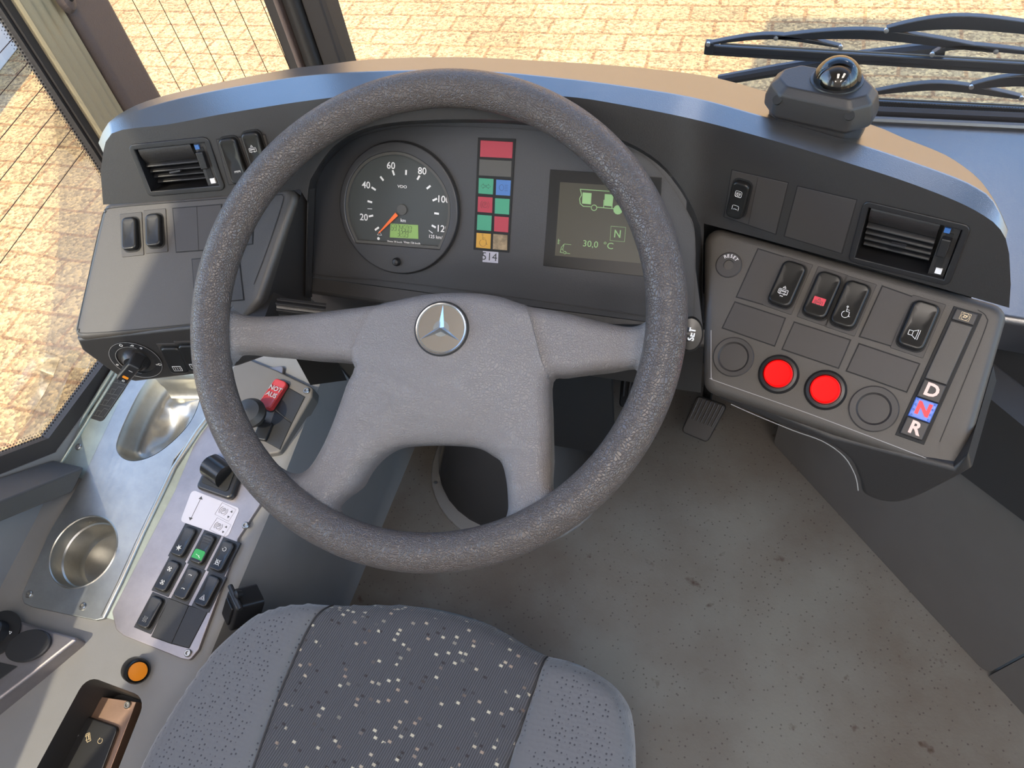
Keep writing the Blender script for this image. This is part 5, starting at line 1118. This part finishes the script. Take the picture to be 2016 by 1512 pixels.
# metal box at the lower left with round caps
c_ = hz((95, 1300), .62)
MBX = plane(K.hit((152, 1262)) + np.array([0, 0, .018]), 0, 6)
mbx = empty('control_box', MBX.a, 'metal control box with round black caps at the lower left corner', 'control box')
o_ = ccw(pxs(MBX, [(-60, 1195), (0, 1212), (155, 1256), (60, 1330), (0, 1375), (-120, 1465)]))
mb = MB(); slab(mb, MBX, rounded(o_, .004), -.035, 0, .004); mb.build('box_body', 'plate_warm', mbx)
mb = MB(); c2 = MBX.L((58, 1272)); rr = float(np.linalg.norm(np.array(MBX.L((103, 1262))) - np.array(MBX.L((14, 1280))))) / 2; lathe(mb, MBX.at(*c2, .35), [(rr, 0), (rr, .0035), (rr - .002, .005), (.001, .0052)], 40, sy=.66); mb.build('round_cap', 'rubber_black', mbx)
mb = MB(); c2 = MBX.L((0, 1247)); lathe(mb, MBX.at(*c2), [(rr * .95, 0), (rr * .95, .003), (rr * .7, .004), (rr * .5, .004), (rr * .48, .018), (rr * .4, .02), (.001, .02)], 32); kb_ = mb.build('rotary_knob', 'satin_black', mbx)
mb = MB(); f_ = MBX.at(*MBX.L((24, 1246)), -.4, .0042); strokes(mb, f_, [[(-.002, 0), (.002, .0016), (.002, -.0016), (-.002, 0)]], .0005); mb.build('mark', 'white_print', kb_, fix=False)
mb = MB(); slab(mb, MBX, ccw(pxs(MBX, [(-60, 1290), (35, 1312), (0, 1338), (-60, 1385)])), .0, .0012, .0004); mb.build('black_plate', 'rubber_black', mbx)
sf = plane(MBX.hit((60, 1330)) + MBX.n * -.018, 30, 85); screw(sf, (57, 1341), mbx)
# pocket plate with key switches
PK = plane(K.hit((200, 1420)) - np.array([0, 0, .055]), 0, 11)
mb = MB(); slab(mb, PK, ccw(pxs(PK, [(168, 1367), (268, 1382), (200, 1560), (60, 1560)])), -.02, 0, .001); kp = mb.build('key_plate', 'copper_plate', cons); screw(PK, (183, 1374), kp); screw(PK, (252, 1388), kp)
mb = MB(); slab(mb, PK, rounded(ccw(pxs(PK, [(160, 1405), (238, 1432), (190, 1560), (90, 1560)])), .008), 0, .006, .002); kk = mb.build('key_panel', 'satin_black', cons)
for c, ic in (((155, 1446), 'gear'), ((180, 1452), 'bus'), ((203, 1459), 'cycle')): x, y = PK.L(c); icon(PK.at(x, y, -.9, .0062), ic, .0055, kk, mat='grey_print' if ic == 'gear' else 'cream_print')
# orange-capped button on the console flank and the black socket cover
bc_ = K.hit((276, 1322)) + K.n * .008; nb = np.array([.80, -.15, .58]); nb /= np.linalg.norm(nb); ub = np.cross((0, 0, 1), nb); ub /= np.linalg.norm(ub); bfm = Fr(bc_, ub, np.cross(nb, ub), nb)
mb = MB(); lathe(mb, bfm, [(.0165, -.012), (.0165, .004), (.014, .008), (.0135, .003), (.001, .003)], 32); ob = mb.build('orange_button', 'gloss_black', cons); mb = MB(); lathe(mb, bfm.off(.004), [(.012, 0), (.012, .0025), (.001, .003)], 32); mb.build('orange_cap', 'orange_cap', ob)
sc_ = atd((462, 1200), 1.02); sfm = plane(sc_, -40, 55); soc = empty('power_socket', sc_, 'black hinged power socket cover between the console and the seat', 'socket')
mb = MB(); slab(mb, sfm, rect(.034, .050, .006), -.03, .008, .004); mb.build('cover', 'satin_black', soc); mb = MB(); tube(mb, [sfm.W(-.020, .026, .004), sfm.W(.020, .026, .004)], .0035, 10); mb.build('hinge', 'rubber_black', soc); mb = MB(); lathe(mb, sfm.at(0, .031), [(.004, -.004), (.006, .004), (.003, .006), (.0005, .006)], 12); mb.build('screw', 'satin_black', soc); mb = MB(); slab(mb, sfm, rect(.022, .034, .003), .008, .011, .0015); mb.build('latch_panel', 'gloss_black', soc)
# ================================================================ driver's seat
ZSE = .62
seat = empty('driver_seat', hz((750, 1400), ZF), 'grey fabric driver seat cushion with speckled centre panel', 'seat')
SF = HORIZ(0, 0, ZSE)
so_ = [hz(p, ZSE)[:2] for p in [(258, 1512), (298, 1435), (360, 1338), (400, 1283), (445, 1238), (489, 1203), (534, 1183), (587, 1175), (659, 1174), (735, 1170), (824, 1174), (891, 1187), (958, 1209), (1025, 1247), (1079, 1276), (1137, 1294), (1195, 1326), (1226, 1357), (1244, 1395), (1251, 1457), (1252, 1512)]]
bl_, br_ = np.array(so_[0]), np.array(so_[-1]); dirb = np.array([br_[1] - bl_[1], -(br_[0] - bl_[0])]); dirb /= np.linalg.norm(dirb)
if dirb[1] > 0: dirb = -dirb
SO = ccw(spline([tuple(q) for q in so_], 4) + [tuple(br_ + dirb * .18), tuple(br_ + dirb * .38 + (bl_ - br_) * .08), tuple(bl_ + dirb * .30 + (br_ - bl_) * .08), tuple(bl_ + dirb * .15)])
SEg = np.array([list(SO[i]) + list(SO[(i + 1) % len(SO)]) for i in range(len(SO))])
smL = [tuple(hz(p, ZSE)[:2]) for p in [(659, 1168), (614, 1222), (570, 1314), (534, 1404), (496, 1512)]]; smR = [tuple(hz(p, ZSE)[:2]) for p in [(1080, 1270), (1052, 1350), (1025, 1430), (998, 1512)]]
def extend(s):
    a, b = np.array(s[-2]), np.array(s[-1]); return s + [tuple(b + (b - a) / np.linalg.norm(b - a) * .45)]
smL = [(smL[0][0] + .02, smL[0][1] + .04)] + extend(smL); smR = [(smR[0][0] + .01, smR[0][1] + .04)] + extend(smR)
def sideseam(s, x, y):
    best = 1e9; sg = 0
    for i in range(len(s) - 1):
        a = np.array(s[i]); b = np.array(s[i + 1]); d = b - a; t = max(0, min(1, ((np.array([x, y]) - a) @ d) / (d @ d))); q = a + d * t; r_ = math.hypot(x - q[0], y - q[1])
        if r_ < best: best = r_; sg = d[0] * (y - a[1]) - d[1] * (x - a[0])
    return best, sg
EDGE = .030
def seatz(x, y):
    d = pdist(SEg, x, y); z = 0.0
    if d < EDGE: z -= EDGE * (1 - math.sqrt(max(0, 1 - (1 - d / EDGE) ** 2)))
    a, sa = sideseam(smL, x, y); b, sb_ = sideseam(smR, x, y)
    for q in (a, b): z -= .004 * math.exp(-(q / .004) ** 2)
    m = min(a, b); inside = sa > 0 and sb_ < 0
    z += (-.006 if inside else .004) * min(1, m / .03)
    if inside: z += .0012 * math.sin(y * 260 + x * 60) * math.exp(-(b / .035) ** 2)
    return z
sv, sf_ = tri(SO, [], .008, lines=[[q for q in spline(s, 8) if inpoly(q[0], q[1], SO) and pdist(SEg, *q) > .0015] for s in (smL, smR)])
# keep seam lines crisp: split by centroid
sz = [seatz(x, y) for x, y in sv]; grp = {'c': [], 'l': [], 'r': []}
for t in sf_:
    x = sum(sv[i][0] for i in t) / 3; y = sum(sv[i][1] for i in t) / 3; sa = sideseam(smL, x, y)[1]; sb_ = sideseam(smR, x, y)[1]
    grp['l' if sa < 0 else ('r' if sb_ > 0 else 'c')].append(t)
for key, nm, mt in (('c', 'cushion_centre', 'seat_centre_fabric'), ('l', 'cushion_bolster', 'seat_fabric'), ('r', 'cushion_bolster', 'seat_fabric')):
    F = grp[key]; idx = sorted({i for t in F for i in t}); mp = {i: k for k, i in enumerate(idx)}; n = len(idx); Ft = [tuple(mp[i] for i in t) for t in F]
    V = [SF.W(sv[i][0], sv[i][1], sz[i]) for i in idx] + [SF.W(sv[i][0] * 1.0, sv[i][1], -.12) for i in idx]; cnt = {(a, b) for t in Ft for a, b in zip(t, t[1:] + t[:1])}
    MB().add(V, Ft + [tuple(i + n for i in t[::-1]) for t in Ft] + [(a, b, b + n, a + n) for (a, b) in cnt if (b, a) not in cnt]).build(nm, mt, seat, smooth=60)
for s, dz in ((smL, 0), (smR, 0)):
    P = [q for q in spline(s, 12) if inpoly(q[0], q[1], SO) and pdist(SEg, *q) > .002]; mb = MB(); tube(mb, [SF.W(q[0], q[1], seatz(*q) + .0006) for q in P], .0011, 6); mb.build('seam', 'wall_black', seat)
cc_ = (bl_ + br_) / 2 + dirb * .05
mb = MB(); box(mb, HORIZ(cc_[0], cc_[1], ZF), -.16, .16, -.22, .16, .0, .25); mb.build('seat_base', 'wall_black', seat)
# ================================================================ camera dome on the hood
dc = P1[min(range(NC), key=lambda i: abs(t1[i][0] - 1590))]
DZ = dc[2]
def dpt(p, z): return hz(p, z)
cx_, cy_ = (hz((1617, 196), DZ + .016)[:2])
dmf = HORIZ(cx_, cy_ + .003, DZ - .006, math.radians(-17))
dom = empty('dome_camera', dmf.a, 'dark dome camera on an oblong base standing on the dashboard hood', 'camera')
ax_ = float(np.linalg.norm(hz((1722, 250), DZ + .01)[:2] - hz((1508, 205), DZ + .01)[:2])) / 2
ol = rounded([(-ax_, -.010), (-ax_ * .70, -.025), (ax_ * .70, -.025), (ax_, -.010), (ax_, .010), (ax_ * .70, .025), (-ax_ * .70, .025), (-ax_, .010)], .008)
def ring(sc, z, dy=0): return [(x * sc[0], y * sc[1] + dy, z) for x, y in ol]
mb = MB(); n = len(ol); R_ = [ring((.86, .86), -.006), ring((.90, .90), .008), ring((1, 1), .012), ring((1, 1), .020), ring((.93, .92), .031), ring((.80, .72), .037)]
mb.add([dmf.W(*q) for r_ in R_ for q in r_], [(j * n + i, j * n + (i + 1) % n, (j + 1) * n + (i + 1) % n, (j + 1) * n + i) for j in range(len(R_) - 1) for i in range(n)] + [tuple((len(R_) - 1) * n + i for i in range(n))]); mb.build('base', 'dash_plastic', dom, smooth=25, bevel=.0012)
df = dmf.at(.008, .006, 0, .035); r = .0195
mb = MB(); lathe(mb, df, [(r + .003, 0), (r + .002, .003), (r, .0035)] , 40); mb.build('dome_ring', 'satin_black', dom)
mb = MB(); lathe(mb, df, [(r * math.cos(a), .002 + r * math.sin(a)) for a in np.linspace(0, 1.5, 12)] + [(.0004, .002 + r)], 40); mb.build('dome', 'dome_glass', dom, smooth=80)
mb = MB(); lathe(mb, df, [(r * .75 * math.cos(a), -.002 + r * .75 * math.sin(a)) for a in np.linspace(0, 1.5, 8)], 24); ln_ = mb.build('lens_ball', 'gloss_black', dom, smooth=80)
for sx_ in (-1, 1):
    mb = MB(); fs_ = Fr(dmf.W(sx_ * ax_ * .66, -.0225, .0255), dmf.u, dmf.v * .7 + dmf.n * .7, -dmf.v * .7 + dmf.n * .7); lathe(mb, fs_.off(.0022), [(.0040, -.003), (.0040, .0003), (.0002, .0003)], 20); mb.build('hole_shade', 'deep_black', dom)  # flat black disc: the dark of a screw hole put into colour
# ================================================================ windscreen wipers
def wiper(name, label, y, blade, bows, arm, th=1.0):
    w_ = empty(name, hy(blade[0], y), label, 'wiper', 'wipers outside the windscreen')
    a, b = hy(blade[0], y), hy(blade[1], y); b = a + (b - a) * 1.25; d = (b - a) / np.linalg.norm(b - a); up = np.cross(d, (0, 1, 0)); up = -up if up[2] < 0 else up
    F_ = Fr(a, d, up, np.cross(d, up)); L_ = float(np.linalg.norm(b - a))
    mb = MB(); slab(mb, F_, [(0, -.010 * th), (L_, -.010 * th), (L_, .0), (0, .0)], -.004, .004, .001); slab(mb, F_, [(0, -.017 * th), (L_, -.017 * th), (L_, -.011 * th), (0, -.011 * th)], -.001, .001); mb.build('blade', 'wiper_black', w_)
    mb = MB(); tube(mb, [F_.W(.02, .003, 0), F_.W(L_, .003, 0)], .0014, 6); mb.build('steel_spline', 'lens_grey', w_)
    mb = MB(); slab(mb, F_, rect(.014, .02, .002, .003, -.004), -.006, .006, .001); mb.build('end_cap', 'wiper_black', w_)
    for (p0, pm, p1, wd) in bows:
        P = spline([F_.L(p0), F_.L(pm), F_.L(p1)], 8); Lf = []; Rt = []
        for i, q in enumerate(P):
            t = np.array(P[min(i + 1, len(P) - 1)]) - np.array(P[max(i - 1, 0)]); t /= np.linalg.norm(t); nn = np.array([-t[1], t[0]]); s = math.sin(math.pi * i / (len(P) - 1)) ; hw = wd * (.35 + .65 * s); Lf.append(tuple(np.array(q) + nn * hw)); Rt.append(tuple(np.array(q) - nn * hw))
        mb = MB(); slab(mb, F_, ccw(Lf + Rt[::-1]), -.005, .005, .0012); bw = mb.build('bow', 'wiper_black', w_)
        for q in (P[0],) + ((P[-1],) if wd < .012 else ()):
            for zz in (1,):
                s = -1 if F_.n[1] > 0 else 1; mb = MB(); ff_ = Fr(F_.W(q[0], q[1], s * .005), F_.u, F_.v, F_.n * s); lathe(mb, ff_, [(.0036, -.002), (.0034, .0015), (.001, .002)], 14); mb.build('rivet', 'wiper_rivet', bw)
    if arm:
        P = [hy(p, y + .02) for p in arm]; mb = MB(); tube(mb, P, [.009, .010, .011, .012][:len(P)], 10); mb.build('arm', 'wiper_black', w_)
WY = 1.20
wiper('windscreen_wiper', 'upper black windscreen wiper with the long bowed blade', WY, [(1393, 88), (2016, 124)],
      [((1528, 72), (1720, 66), (1960, 98), .0075), ((1745, 57), (1900, 42), (2150, 70), .0100), ((1395, 84), (1520, 70), (1655, 90), .004), ((1835, 104), (1900, 90), (2100, 110), .004)], [(1415, 158), (1530, 138), (1700, 112), (1860, 95)])
wiper('windscreen_wiper', 'lower black windscreen wiper just above the dark glass edge', WY, [(1697, 196), (2016, 212)],
      [((1712, 182), (1850, 168), (2010, 190), .0065), ((1912, 168), (2010, 157), (2150, 170), .0085)], None, .8)
